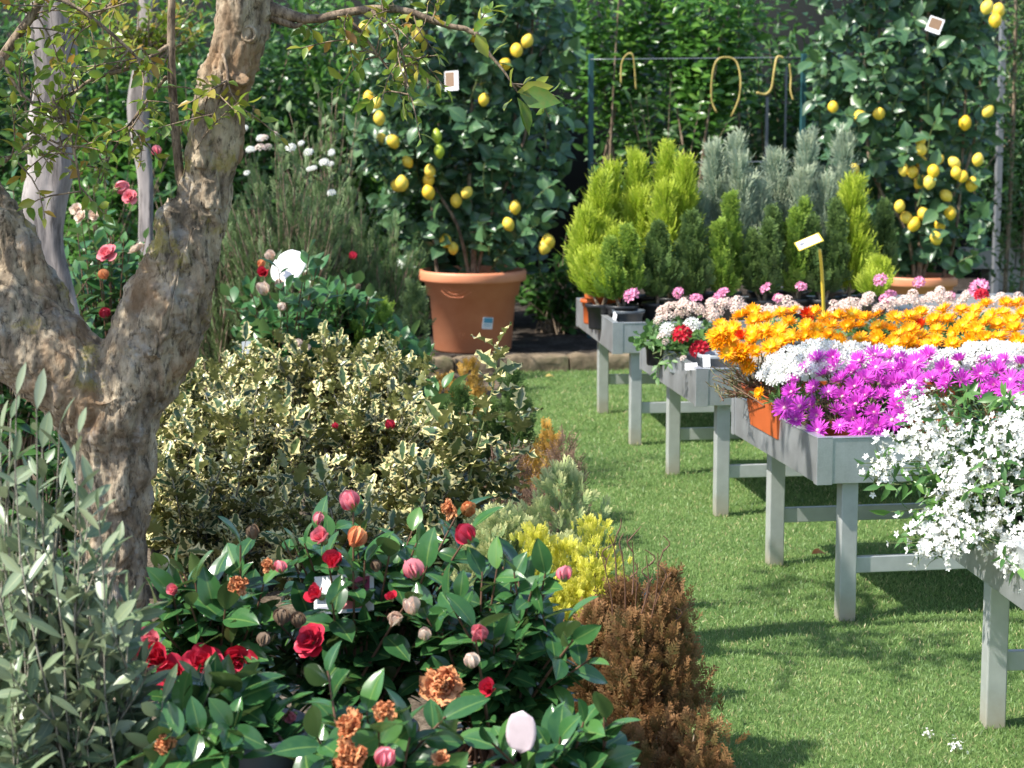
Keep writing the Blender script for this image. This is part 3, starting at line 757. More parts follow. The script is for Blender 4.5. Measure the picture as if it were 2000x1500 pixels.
# ------------------------------------------------------------------ old gnarled tree in the left foreground
ZT = 5.75
def px_path(lst, Z=ZT):
    """(px, py, width px[, depth offset]) -> points and radii"""
    pts = []; rad = []
    for e in lst:
        z = Z + (e[3] if len(e) > 3 else 0); pts.append(P(e[0], e[1], z)); rad.append(e[2] / 2 * z / F)
    return pts, rad
def vnoise(X, seed):
    """smooth value noise in [-1, 1] at the points X (n, 3)"""
    i = np.floor(X).astype(np.int64); f = X - i; f = f * f * (3 - 2 * f); out = 0
    for dx in (0, 1):
        for dy in (0, 1):
            for dz in (0, 1):
                h = ((i[:, 0] + dx) * 73856093) ^ ((i[:, 1] + dy) * 19349663) ^ ((i[:, 2] + dz) * 83492791) ^ (seed * 2654435761)
                h = (h ^ (h >> 13)) * 1274126177; v = ((h ^ (h >> 16)) & 65535) / 32767.5 - 1
                out = out + v * np.abs(1 - dx - f[:, 0]) * np.abs(1 - dy - f[:, 1]) * np.abs(1 - dz - f[:, 2])
    return out
def displaced(o, vox, layers):
    """voxel-merge the limbs, then push the surface in and out; layers = (scale, amount, vertical stretch, ridged)"""
    m = o.modifiers.new('remesh', 'REMESH'); m.mode = 'VOXEL'; m.voxel_size = vox; m.use_smooth_shade = True
    dg = bpy.context.evaluated_depsgraph_get(); me = bpy.data.meshes.new_from_object(o.evaluated_get(dg)); o.modifiers.clear()
    for mm in list(o.data.materials): 
        if len(me.materials) == 0: me.materials.append(mm)
    n = len(me.vertices); V = np.empty(n * 3, np.float32); me.vertices.foreach_get('co', V); V = V.reshape(-1, 3).astype(float)
    Nn = np.empty(n * 3, np.float32); me.vertex_normals.foreach_get('vector', Nn); Nn = Nn.reshape(-1, 3); d = 0
    warp = np.stack([vnoise(V * 9, 5), vnoise(V * 9, 6), vnoise(V * 9, 7)], 1) * .035
    for k, (sc, am, st, rd) in enumerate(layers):
        q = (V + warp) / sc * np.array([1, 1, st]); v = vnoise(q, 11 + k)
        d = d + am * ((1 - np.abs(v) * 2.2).clip(-.4, 1) * -1 if rd else v)
    V = V + Nn * np.asarray(d)[:, None]
    me.vertices.foreach_set('co', V.astype(np.float32).ravel()); me.polygons.foreach_set('use_smooth', np.ones(len(me.polygons), bool)); me.update(); o.data = me
base = G(212, 1445); base[2] = 0
tree = empty('old_tree', 'gnarled old tree with forked lichen-spotted trunk behind the olive, left foreground', 'tree', base)
g = Geo()
for lst, n in (
    ([(205, 1480, 235), (212, 1400, 190), (218, 1250, 158), (222, 1100, 146), (226, 980, 150), (228, 900, 165), (225, 830, 185), (215, 770, 190)], 30),
    ([(215, 830, 170), (262, 740, 175), (312, 640, 178), (345, 550, 165), (372, 470, 140), (398, 400, 122), (412, 320, 108), (426, 230, 112), (450, 130, 112), (474, 40, 112), (492, -60, 120), (520, -160, 110)], 44),
    ([(345, 560, 120, -.02), (350, 480, 100, -.03), (338, 420, 75, -.03), (345, 385, 40, -.02)], 14),
    ([(215, 830, 175), (150, 745, 190), (60, 665, 200), (-40, 600, 190), (-140, 520, 170), (-230, 400, 150), (-290, 250, 130), (-320, 60, 110)], 34),
    ([(105, 670, 120, .05), (70, 580, 118, .05), (38, 505, 108, .05), (2, 430, 100, .05), (-45, 340, 90, .05), (-95, 230, 80, .05), (-130, 80, 70, .05)], 20),
    ([(250, 900, 120), (292, 870, 50), (302, 850, 24)], 8),
    ([(412, 402, 60, -.04), (402, 396, 40, -.075), (400, 394, 22, -.085)], 8),
    ([(462, 175, 50, -.04), (472, 150, 34, -.08)], 6),
    ([(240, 990, 60, -.07), (232, 940, 50, -.09), (226, 880, 40, -.06)], 8),
    ([(180, 1400, 90, -.03), (150, 1475, 100, -.06), (130, 1520, 60, -.1)], 8),
    ([(260, 1400, 80, .0), (300, 1470, 80, .03), (330, 1500, 50, .05)], 8),
    ([(300, 700, 50, -.1), (330, 610, 44, -.11), (352, 520, 40, -.1), (380, 440, 30, -.08)], 14),
    ([(395, 330, 40, -.06), (408, 240, 46, -.06), (440, 140, 34, -.07)], 12)):
    p, r = px_path(lst); tube1(g, p, r, n, 16)
trunk = g.obj('trunk', MT['bark'], tree)
displaced(trunk, .005, [(.14, .016, .6, 0), (.055, .009, .5, 0), (.045, .008, .28, 1), (.026, .007, .35, 1), (.011, .003, .7, 1)])
# knot holes: rims set on the bark
for (kx, ky, kr) in ((409, 403, 17), (487, 68, 13)):
    c = P(kx, ky, ZT - .055 if kx > 300 else ZT - .11); R0 = kr * ZT / F
    g = Geo(); an = np.linspace(0, 6.2832, 19)[:-1]
    nrm = nz(np.array([.0, -1, .1])); a = np.array([1., 0, 0]); b = np.cross(nrm, a)
    rr = [(1.35, .0), (1.2, .012), (.95, .016), (.7, .006), (.45, -.012), (0.02, -.02)]
    V = [c + (a * math.cos(t) * q + b * math.sin(t) * q * 1.05) * R0 + nrm * (h + .004) for q, h in rr for t in an]
    g.add(V, np.array([[i * 18 + k, (i) * 18 + (k + 1) % 18, (i + 1) * 18 + (k + 1) % 18, (i + 1) * 18 + k] for i in range(5) for k in range(18)])[:, ::-1])
    g.obj('knot', MT['bark'], tree)
# branches and twigs of the old tree: each limb is a branch, thin twigs with their leaves go into the crown
BR = [
    [(372, 425, 34), (365, 395, 26), (350, 330, 20), (340, 220, 19), (334, 100, 18), (336, -30, 16)],
    [(500, 20, 60), (535, 20, 34), (600, 38, 20), (660, 28, 18), (720, 18, 18), (790, 20, 16), (865, 48, 13), (925, 62, 11), (955, 105, 8), (985, 140, 5), (1012, 182, 3)],
    [(470, 0, 40), (560, 45, 17), (585, 48, 10), (600, 30, 6)],
    [(-20, 150, 24, .1), (30, 75, 22, .1), (62, 30, 20, .1), (95, -30, 18, .1)],
    [(100, -10, 9, -.1), (150, 15, 9, -.1), (205, 55, 8, -.1), (250, 95, 7, -.1), (275, 120, 4, -.1)],
    [(335, 85, 9), (260, 130, 9, -.05), (180, 155, 8, -.1), (140, 185, 5, -.15), (100, 210, 3, -.15)],
    [(240, -10, 8, .05), (190, 30, 8, .1), (160, 55, 6, .1)],
    [(325, 150, 8, .02), (285, 200, 7, .05), (250, 250, 6, .05), (215, 305, 5, .05), (195, 360, 3, .05)],
    [(100, 190, 8, -.2), (130, 250, 8, -.2), (148, 310, 6, -.2), (158, 380, 3, -.2)],
    [(435, 105, 8, -.08), (445, 150, 7, -.1), (430, 190, 6, -.1), (415, 230, 4, -.1), (385, 290, 3, -.1)],
    [(720, 18, 10), (770, 60, 7, -.05), (790, 130, 5, -.08), (800, 200, 3, -.08)],
    [(660, 28, 9), (700, 55, 6, -.02), (740, 110, 5, -.02), (770, 150, 3, -.02)],
    [(0, 110, 8, -.1), (40, 180, 7, -.1), (90, 215, 5, -.1), (150, 235, 3, -.1)],
    [(-10, 330, 9, -.2), (30, 300, 8, -.2), (80, 270, 6, -.2), (130, 290, 3, -.2)],
]
twp = []
for lst in BR:
    p, r = px_path(lst); g = Geo(); q = tube1(g, p, np.array(r) * .9, 22, 8); g.obj('branch', MT['twig'], tree)
    twp.append(q[:, :3])
# the crown above and to the left of the frame, built as limbs carrying twigs
CR = [[(-1.6, 5.7, 1.9), (-1.95, 5.45, 2.3), (-2.3, 5.2, 2.6)], [(-1.6, 5.6, 2.1), (-1.3, 5.3, 2.6), (-.9, 5.1, 2.9)], [(-.65, 5.75, 2.2), (-.4, 5.7, 2.6), (0.1, 5.5, 2.8)], [(-.65, 5.75, 2.3), (-.9, 5.9, 2.8), (-1.3, 6.2, 3.0)],
      [(-1.65, 5.6, 1.8), (-2.0, 5.35, 2.0), (-2.5, 5.1, 2.2)], [(-1.65, 5.65, 1.9), (-1.9, 5.45, 2.35), (-2.3, 5.3, 2.7)], [(-1.6, 5.6, 1.9), (-1.95, 5.3, 2.3), (-2.15, 5.0, 2.6)], [(-.6, 5.75, 2.2), (-.3, 6.2, 2.5), (-.1, 6.8, 2.7)]]
for lst in CR:
    g = Geo(); q = tube1(g, lst, [.03, .02, .008], 14, 8); g.obj('branch', MT['twig'], tree); twp.append(q[7:, :3])
g = Geo(); gl = Geo()
twigs = []
for k, q in enumerate(twp):
    nt = 14 if k < len(BR) else (36 if twp[k][-1][0] < -1.7 else 22)
    if k == 0: nt = 2
    if k in (2,): nt = 1
    for _ in range(nt):
        i = int(U(.25, 1) * (len(q) - 1)); d = nz(rng.normal(size=3) * np.array([1, .8, .8]) + np.array([0, -.1, .15])); L = U(.06, .2) if k < len(BR) else U(.15, .4)
        s = q[i]; twigs.append(np.array([s, s + d * L * .5 + rng.normal(size=3) * .01, s + d * L + np.array([0, 0, -.02])]))
tw = np.array([smooth_path(t, 6) for t in twigs]); tubes(gl, tw, rope_r(tw, .0028, .0012), 4, 1)
Pp, D, N, r = along(tw, 8, .25, 1, 50, 0, .6, .3, .6); keep = rng.random(len(Pp)) < .7
put(gl, T['small'], Pp[keep], D[keep], N[keep], U(.025, .055, keep.sum()) * np.where(Pp[keep][:, 2] > 2.05, 1.5, 1), 0, r[keep])
# the bigger leaves at the end of the overhanging branch
e = twp[1][-6:]
for (px, py, dx, dy, L) in ((1010, 180, 40, -8, 70), (1015, 185, 60, 10, 80), (1000, 170, -8, -40, 50), (1010, 190, 30, 60, 75), (1020, 200, 10, 35, 60), (1000, 195, -30, 20, 45), (960, 110, 20, -25, 40), (925, 62, 20, -25, 45), (930, 66, 20, 40, 50), (770, 152, 40, 4, 45), (790, 190, -5, 40, 55), (760, 150, -30, 10, 40), (865, 50, -20, -30, 45), (870, 48, 25, -30, 40), (795, 120, -20, 25, 40), (640, 130, 30, 30, 40)):
    p = P(px, py, ZT - .05); q = P(px + dx, py + dy, ZT - .1 + U(-.05, .05)); put(gl, T['small'], p[None], (q - p)[None], nz(rng.normal(size=(1, 3)) * .4 + np.array([[-.3, -.5, .6]])), L * ZT / F, 0, np.array([U(.1, .8)]))
gl.obj('crown', [MT['twigleaf'], MT['twig']], tree)

# the two smooth grey trunks behind it
def smooth_tree(label, lst, Z, n=30):
    p, r = px_path(lst, Z); b = np.array([p[-1][0], p[-1][1], 0]); t = empty('smooth_tree', label, 'tree', b)
    g = Geo(); tube1(g, p, r, n, 20); c2 = [q + np.array([r[i] * .55, -r[i] * .45, 0]) for i, q in enumerate(p)]; tube1(g, c2, [x * .62 for x in r], n, 14)
    o = g.obj('trunk', MT['smoothbark'], t); displaced(o, .01, [(.2, .02, .2, 0), (.05, .006, .08, 0)])
    return t
st1 = smooth_tree('smooth lilac-grey fluted trunk rising behind the left side of the old tree', [(85, -260, 80), (92, -60, 78), (100, 60, 76), (112, 150, 70), (96, 250, 72), (100, 330, 76), (88, 400, 78), (92, 480, 62), (125, 580, 46), (145, 680, 44), (150, 820, 50), (150, 1005, 60)], 8.4, 50)
st2 = smooth_tree('thin grey trunk with lichen, farther back between the old tree and the smooth trunk', [(296, -200, 24), (290, 0, 28), (280, 130, 30), (270, 200, 36), (272, 260, 33), (284, 350, 28), (284, 480, 28), (284, 760, 34)], 11.2, 30)
def side_crown(t, c, r, n):
    tips = ell_tips(n, c, r, .3, -1); g = Geo(); gl = Geo()
    pa = shoots(np.array([c[0], c[1], c[2] - r[2] * .9]), tips, 6, .05, .5, .5); tubes(g, pa, rope_r(pa, .008, .002), 5); g.obj('branches', MT['twig'], t)
    Pp, D, N, rr = along(pa, 10, .4, 1, 55); put(gl, T['small'], Pp, D, N, U(.04, .07, len(Pp)), 0, rr); gl.obj('crown', MT['twigleaf'], t)
side_crown(st1, P(60, -330, 8.4), (.8, .6, .5), 60); side_crown(st2, P(270, 40, 10.9), (.45, .3, .28), 46)

# ------------------------------------------------------------------ olive bush, front left
def olive():
    b = G(60, 1690); b[2] = 0; Z = 3.95; b[1] = Z; b[0] = -.93
    t = empty('olive_bush', 'young silvery olive bush in front of the old trunk, bottom left', 'olive', b)
    tips = []
    for px, py, z in ((20, 770, .02), (60, 800, -.05), (110, 830, 0), (150, 850, -.08), (-10, 850, .1), (40, 900, -.1), (125, 960, .05), (185, 990, -.1), (70, 1000, 0), (20, 1040, .1), (150, 1060, .1), (230, 1080, 0), (200, 1110, .12), (95, 1120, -.15), (250, 1170, -.05), (30, 1160, 0), (170, 1190, 0),
        (255, 1260, .05), (215, 1240, -.1), (110, 1230, .1), (60, 1270, -.1), (270, 1330, .1), (160, 1310, -.05), (20, 1330, .05), (235, 1390, 0), (330, 1370, -.1), (310, 1420, .05), (100, 1390, .1), (180, 1440, -.1), (50, 1450, 0), (280, 1470, .1), (350, 1470, 0), (220, 1500, -.1), (120, 1510, 0), (400, 1345, -.05), (385, 1310, 0), (30, 820, .02), (85, 870, .05), (5, 930, 0), (60, 950, .08), (110, 1010, .05), (10, 1090, 0), (160, 920, 0), (200, 1040, .05), (130, 1160, 0), (60, 1210, .02), (200, 1300, 0)):
        tips.append(P(px, py, Z + z))
    tips = np.concatenate([np.array(tips), ell_tips(70, (-.98, Z + .1, .55), (.28, .3, .45), .3, -1)])
    pa = shoots(b, tips, 8, .1, .75, .35); ph_ = U(0, 6.28, (len(pa), 1)); tt = np.linspace(0, 1, 8)[None]; pa[:, :, 0] += np.sin(tt * 5.5 + ph_) * .07 * tt * (1.2 - tt); pa[:, :, 1] += np.cos(tt * 6 + ph_) * .03 * tt; g = Geo(); tubes(g, pa, rope_r(pa, .0042, .0013), 6)
    side = []
    for q in pa:
        for _ in range(4):
            i = int(U(.3, .88) * 7); d = nz(nz(q[i + 1 if i < 7 else i] - q[i - 1]) + rng.normal(size=3) * .5); side.append(smooth_path([q[i], q[i] + d * .06, q[i] + d * .13 + UP * .01], 8))
    side = np.array(side); tubes(g, side, rope_r(side, .003, .0012), 4); g.obj('stems', MT['olivetwig'], t)
    gl = Geo()
    for pp, n, a in ((pa, 17, .35), (side, 9, .2)):
        Pp, D, N, r = along(pp, n, a, 1, 56, .05, .4, .3, .7); N = N + np.array([-.3, -.5, .2]); put(gl, T['olive'], Pp, D, N, U(.046, .088, len(Pp)), 0, r, .25)
    gl.obj('foliage', MT['olive'], t)
olive()

# ------------------------------------------------------------------ camellias in the foreground
camellia('potted camellia full of big red blooms beside the old trunk', 415, 4.55, 1075, .17, .2, .3, 1, 26,
    extra=[(320, 1115, 4.5), (470, 1065, 4.5), (440, 1190, 4.4), (350, 1120, 4.6), (300, 1180, 4.5)],
    flowers=[(318, 1100, 4.5, 'budcream', .032), (493, 1040, 4.52, 'budbrown', .036), (345, 1155, 4.4, 'pink', .05), (465, 1142, 4.38, 'wilt', .055), (295, 1255, 4.35, 'pink', .08), (310, 1290, 4.32, 'redhalf', .1), (395, 1300, 4.36, 'red', .1), (470, 1290, 4.4, 'red', .09), (395, 1350, 4.32, 'pinkfull', .085), (515, 1250, 4.3, 'budbrown', .032), (345, 1320, 4.3, 'red', .1), (525, 1105, 4.4, 'wilt', .04), (548, 1108, 4.42, 'budpink', .03)])
camellia('tall potted camellia with pink and orange half open buds at its top', 690, 4.65, 1010, .27, .22, .3, 1, 30,
    extra=[(690, 1000, 4.6), (625, 1045, 4.6), (640, 1090, 4.55), (890, 1010, 4.6), (925, 1030, 4.55), (835, 1105, 4.5), (700, 1080, 4.6), (800, 1170, 4.45), (760, 1130, 4.6)],
    flowers=[(683, 980, 4.58, 'budpink', .05), (625, 1015, 4.6, 'budpink', .035), (632, 1055, 4.52, 'pink', .075), (697, 1050, 4.5, 'budorange', .05), (655, 1105, 4.5, 'redhalf', .075), (880, 992, 4.55, 'wilt', .055), (915, 995, 4.6, 'budorange', .04), (910, 1045, 4.5, 'budred', .05), (808, 1113, 4.45, 'budpink', .05), (804, 1185, 4.4, 'budcream', .042), (772, 1210, 4.4, 'budcream', .035), (625, 1165, 4.42, 'redhalf', .07), (612, 1255, 4.38, 'red', .085), (550, 1205, 4.35, 'budbrown', .04), (582, 1212, 4.35, 'budbrown', .036), (765, 1170, 4.4, 'redhalf', .04), (735, 1105, 4.5, 'budbrown', .03)])
camellia('leafy dark green potted camellia with small white-tipped buds beside the bronze thuja', 970, 4.5, 1090, .2, .2, .28, 1, 30,
    extra=[(1065, 1120, 4.4), (1070, 1140, 4.45), (1150, 1290, 4.35), (925, 1225, 4.3), (1060, 1200, 4.4), (1120, 1250, 4.3), (880, 1180, 4.35)],
    flowers=[(1102, 1122, 4.36, 'budpink', .036), (935, 1240, 4.25, 'budpink', .042), (921, 1292, 4.22, 'budcream', .034), (860, 1340, 4.2, 'wilt', .1), (960, 1345, 4.2, 'redhalf', .06), (830, 1240, 4.4, 'budcream', .03)])
camellia('low camellia in front with crumpled orange wilted blooms, bottom edge', 720, 3.9, 1385, .22, .16, .2, 1, 26,
    extra=[(740, 1430, 3.75), (620, 1440, 3.8), (800, 1440, 3.8), (870, 1400, 3.85), (640, 1310, 3.95)], S=.1,
    flowers=[(692, 1420, 3.72, 'wilt', .075), (752, 1390, 3.75, 'wilt', .055), (685, 1480, 3.7, 'wilt', .08), (750, 1482, 3.68, 'budpink', .042), (862, 1482, 3.75, 'wilt', .04)])
camellia('bright leaved young camellia shoot at the bottom right of the camellia group', 1120, 4.0, 1400, .1, .12, .2, 1, 14,
    extra=[(1140, 1410, 3.95), (1180, 1400, 3.95), (1095, 1440, 3.9), (1185, 1440, 3.95), (960, 1450, 3.9), (1050, 1470, 3.9)], flowers=[])
camellia('shaded camellia in a slate grey pot, beside the olive bush', 450, 4.0, 1335, .15, .15, .42, 1, 12,
    extra=[(420, 1330, 3.95), (340, 1390, 3.9), (470, 1350, 3.95), (330, 1440, 3.8), (390, 1430, 3.8), (430, 1475, 3.8), (360, 1485, 3.8), (300, 1470, 3.82), (400, 1500, 3.8), (450, 1420, 3.82)], flowers=[(575, 1395, 4.0, 'pink', .045), (320, 1455, 3.8, 'wilt', .05)], potmat='slatepot', pr=.16, ph=.455)
# white picture card, striped tag
def plant_card(name, label, cat, c, w, h, nrm, roll, art, mats, stake=None):
    t = empty(name, label, cat, np.asarray(c) - UP * h / 2); card(t, 'card', c, w, h, mats, nrm, roll, art)
    if stake is not None:
        g = Geo(); s = np.array([np.asarray(stake[0]), np.asarray(stake[1])]); tube1(g, [s[0], (s[0] + s[1]) / 2, s[1]], [.003] * 3, 6, 6); g.obj('stake', MT[stake[2]], t)
    return t
CM = [MT['white'], MT['inkpink'], MT['inkbrown'], MT['inkblue'], MT['inkgrey'], MT['inkyellow'], MT['p_cam_pink']]
c = P(672, 1160, 4.56); plant_card('plant_card', 'large white card with a pink bloom picture among the foreground camellias', 'plant tag', c, .14, .09, (-.2, -1, .55), .12, [(.45, .3, .93, .92, 1), (.3, .1, .8, .34, 6), (.05, .1, .25, .2, 4), (.55, .02, .8, .09, 3)], CM, (c - UP * .05 + UV * .004, c - UP * .3 + UV * .004, 'cream'))
c = P(1016, 1432, 3.85); g = Geo()
tm = leaf_t(9, 9, .36, .5, .0, .1, .05, 1, blunt=.35); put(g, tm, (c - UP * .04)[None], np.array([[.02, -.1, 1.]]), np.array([[-.3, -1, .2]]), .085, 0, None, 0)
tw_ = g.obj('plastic_tag', MT['blush'], base=c); tag(tw_, 'blush white glossy plastic tag low among the camellia leaves', 'plant tag'); sm = tw_.modifiers.new('solid', 'SOLIDIFY'); sm.thickness = .0015
c = P(1274, 1192, 5.35); plant_card('label_stake', 'slate blue label with a yellow edge leaning behind the bronze thuja', 'plant label', c, .034, .125, (.75, -.6, .25), .45, [(.0, .0, 1., .1, 1), (.0, .1, .14, .6, 1)], [MT['bluelabel'], MT['yellowpl']], (c - UP * .05, c - UP * .35, 'yellowpl'))

# ------------------------------------------------------------------ variegated hollies
HOL = [('variegated holly bush right behind the old trunk, front row', 400, 6.3, 860, .28, .25, .14), ('dense cream-edged holly in the front row beside the pale thuja', 640, 6.2, 900, .28, .24, .12), ('small cream-edged holly just behind the tall camellia', 800, 6.5, 880, .22, .2, .12),
    ('broad variegated holly in the middle of the bed', 520, 7.1, 760, .32, .28, .35), ('variegated holly left of the tall sprig, middle row', 740, 7.2, 730, .26, .25, .3), ('yellowish holly touching the old trunk, back row', 440, 8.0, 655, .26, .28, .3), ('upright cream-edged holly in the back row of hollies', 640, 8.2, 640, .3, .26, .4), ('slim holly at the right of the back row, below the lemon pot', 770, 8.0, 665, .16, .2, .4), ('low holly in the shade of the old trunk', 345, 7.0, 760, .24, .25, .15), ('yellowish holly behind the old trunk, touching its right limb', 365, 7.6, 680, .24, .25, .2)]
for lb, px, Z, yt, rx, ry, zl in HOL:
    b = np.array([PX(px, Z), Z, 0.]); zt = P(px, yt, Z)[2]; t = empty('variegated_holly', lb, 'holly', b, 'variegated hollies in the bed')
    g, g2 = pot_geo(b, .12, .2, .75, True, 28); p = g.obj('pot', MT['blackpot'], t); g2.obj('soil', MT['soil'], p, base=b)
    tips = ell_tips(int(44 + rx * 90), (b[0], Z, (zt + zl) / 2), (rx * 1.1, ry, (zt - zl) / 2 + .03), .35, -.9)
    tips[:, 2] += U(0, .07, len(tips)) * (rng.random(len(tips)) < .3)
    shrub('', '', '', b + UP * .18, tips, 'holly', 'holly', .072, 13, .3, 1, 54, stem='olivetwig', jit=.05, t=t)
# tall holly sprig with few branches
b = np.array([P(905, 1000, 6.5)[0], 6.5, 0.]); t = empty('holly_sprig', 'tall leaning sprig of variegated holly standing in front of the lemon pot', 'holly', b, 'variegated hollies in the bed')
g, g2 = pot_geo(b, .1, .16, .75, True, 28); p = g.obj('pot', MT['blackpot'], t); g2.obj('soil', MT['soil'], p, base=b)
SP = [[(905, 1060), (912, 960), (930, 880), (955, 790), (968, 730), (972, 672)], [(908, 1010), (890, 930), (880, 870), (862, 830)], [(912, 990), (960, 930), (1000, 880), (1015, 800)], [(908, 1020), (960, 970), (990, 940)], [(906, 1030), (870, 980), (850, 930)], [(925, 930), (905, 880), (890, 850)]]
pa = np.array([smooth_path([b + UP * .14] + [P(x, y, 6.5 + .02 * k) for x, y in s], 9) for k, s in enumerate(SP)])
g = Geo(); tubes(g, pa, rope_r(pa, .006, .002), 6); g.obj('stems', MT['greenstem'], t)
Pp, D, N, r = along(pa, 20, .3, 1, 60); g = Geo(); put(g, T['holly'], Pp, D, N, U(.075, .115, len(Pp)), 0, r); g.obj('foliage', MT['holly'], t)
# red berries of small plants among the hollies
for (px, py, Z, lb) in ((762, 830, 7.0, 'small red flower between the hollies and the dark leaves'), (655, 832, 6.6, 'tiny red flower tucked into the middle holly')):
    c = P(px, py, Z); o = inst(BL['budred'][0], 'red_bud', None, c, (0, -.3, 1), .035 if px > 700 else .022, pbase=np.zeros(3)); tag(o, lb, 'flower')
# dark glossy plants and coloured little conifers round the sprig
shrub('glossy_plant', 'dark glossy broad-leaved plant left of the holly sprig', 'plant', (P(835, 800, 7.9)[0], 7.9, 0), ell_tips(12, P(845, 790, 7.9) - UP * .02, (.1, .1, .12), .3, -.6), 'camellia_far', 'cam', .1, 7, .5, 1, 62)
shrub('glossy_plant', 'green broad-leaved plant just left of the lemon pot base', 'plant', (P(800, 700, 9.4)[0], 9.4, 0), ell_tips(14, P(795, 690, 9.4), (.13, .12, .14), .3, -.6), 'camellia_far', 'cam', .095, 7, .5, 1, 62)
def thuja(label, px, Z, ytop, r, mat, n=900, S=.07, tm='fan', leaders=4, shape=.45, upd=.9, name='dwarf_conifer', group='dwarf conifers edging the bed'):
    zt = P(px, ytop, Z)[2]; return conifer(name, label, np.array([PX(px, Z), Z, 0]), zt, r, mat, tm, n, S, leaders, shape, upd, group)
thuja('pale cream-tipped dwarf conifer below the holly sprig', 1015, 5.95, 940, .24, 'palethuja', 3200, .055, 'fan', 6, .3)
thuja('bright yellow dwarf conifer between the pale and the bronze ones', 1105, 5.55, 1035, .145, 'yellowthuja', 4200, .032, 'fan', 9, .25)
bt = thuja('tall bronze-brown dwarf conifer at the lawn edge', 1238, 5.05, 1138, .17, 'brownthuja', 4200, .05, 'spray', 11, .45, 1.0)
wp = []
for px, py in ((1190, 1045), (1215, 1075), (1235, 1060), (1262, 1085), (1285, 1080), (1300, 1130), (1325, 1190), (1175, 1085), (1245, 1100), (1335, 1230), (1350, 1290), (1275, 1120)):
    e = P(px, py, 5.05 + U(-.12, .05)); f = e + np.array([(PX(1235, 5.05) - e[0]) * .35, 0, -U(.12, .2)]); wp.append(smooth_path([f, (e + f) / 2 + rng.normal(size=3) * .008, e], 6))
    for _ in range(2): m_ = wp[-1][3 + int(U(0, 2))]; wp.append(smooth_path([m_, m_ + np.array([U(-.02, .02), 0, .02]), m_ + np.array([U(-.035, .035), 0, .04])], 6))
wp = np.array(wp); g = Geo(); tubes(g, wp, rope_r(wp, .0022, .0011), 4); g.obj('bare_twigs', MT['redstem'], bt)
thuja('low dark bronze conifer at the bottom edge of the bed', 1300, 4.75, 1430, .16, 'brownthuja', 900, .05, 'spray', 4, .25)
thuja('pinkish brown heather by the lawn, behind the pale conifer', 1045, 7.0, 865, .17, 'heather', 2200, .06, 'heath', 7, .3, 1.0, 'heather_plant', None)
thuja('orange-tinged dwarf conifer right of the holly sprig', 1060, 7.7, 845, .1, 'orangethuja', 600, .05, 'spray', 4, .4)
thuja('deep green upright conifer just left of the holly sprig', 895, 7.6, 770, .12, 'dkcon', 1000, .07, 'spray', 3, .5)
thuja('green conifer right behind the tall holly sprig', 990, 8.1, 735, .11, 'dkcon', 900, .07, 'spray', 3, .5)
thuja('yellow-orange conifer in front of the dark glossy plant', 800, 7.3, 825, .13, 'orangethuja', 800, .055, 'spray', 4, .4)
thuja('orange-yellow conifer at the foot of the lemon pot', 880, 9.6, 715, .17, 'orangethuja', 900, .06, 'spray', 4, .4)
thuja('yellow-green conifer beside the far camellias', 730, 9.8, 600, .16, 'midcon', 900, .07, 'spray', 4, .4)
thuja('olive green conifer close to the kerb, left of the lemon pot', 760, 11.2, 560, .2, 'needle', 900, .08, 'spray', 4, .4)

# ------------------------------------------------------------------ far camellias and fine-leaved shrubs, back left
def far_cam(label, px, Z, yt, rx, ry, zl, fl, extra=()):
    return camellia(label, px, Z, yt, rx, ry, zl, 1, 46, extra=extra, S=.095, lm='camellia_far', tm='camfar', leaves=12, flowers=fl, group='camellias at the back of the bed')
far_cam('camellia with bright pink blooms behind the fork of the old tree', 215, 9.2, 375, .33, .3, .2, [(211, 497, 8.9, 'pinkfull', .1), (236, 366, 8.95, 'budpink', .07), (255, 385, 8.9, 'pinkfull', .075), (270, 490, 8.95, 'pale', .09), (203, 536, 8.9, 'budorange', .05), (160, 425, 9, 'pale', .07), (185, 420, 9, 'pale', .06), (305, 295, 9.1, 'budpink', .05), (205, 612, 8.8, 'budred', .05)])
far_cam('camellia under the white tag, with cream buds', 555, 9.5, 490, .3, .3, .25, [(516, 533, 9.2, 'redhalf', .08), (514, 565, 9.15, 'budcream', .065), (545, 556, 9.2, 'budcream', .05), (528, 500, 9.25, 'budcream', .05), (510, 515, 9.25, 'budorange', .04), (582, 673, 9.1, 'budcream', .045), (598, 680, 9.1, 'budcream', .04), (550, 600, 9.1, 'budcream', .04)], [(540, 500, 9.1), (592, 545, 9.08), (605, 490, 9.12), (560, 565, 9.08), (620, 520, 9.15)])
far_cam('camellia with pale blooms behind the left limb of the old tree', 40, 9.8, 300, .4, .3, .3, [(150, 410, 9.5, 'pale', .07), (20, 430, 9.5, 'pale', .07), (60, 330, 9.5, 'pale', .06)])
far_cam('camellia right of the white tag with small red buds', 680, 9.9, 520, .22, .25, .3, [(690, 500, 9.6, 'budred', .04), (700, 560, 9.6, 'budbrown', .03)])
shrub('evergreen_shrub', 'dense dark green shrub at the left edge behind the old tree', 'shrub', (PX(10, 8.6), 8.6, 0), ell_tips(70, (PX(10, 8.6), 8.6, .75), (.4, .35, .6), .4, -.9), 'camellia_far', 'camfar', .09, 11, .35, 1, 60)
shrub('evergreen_shrub', 'green shrub filling the bed behind the trunk base, left edge', 'shrub', (PX(70, 6.9), 6.9, 0), ell_tips(50, (PX(60, 6.9), 6.9, .42), (.35, .3, .4), .4, -.9), 'hedge_dark', 'camfar', .085, 11, .35, 1, 60)
shrub('evergreen_shrub', 'bright green shrub between the smooth trunk and the thin grey trunk', 'shrub', (PX(190, 12.2), 12.2, 0), ell_tips(70, (PX(190, 12.2), 12.2, .95), (.5, .35, .8), .4, -.9), 'laurel', 'camfar', .085, 11, .35, 1, 60)
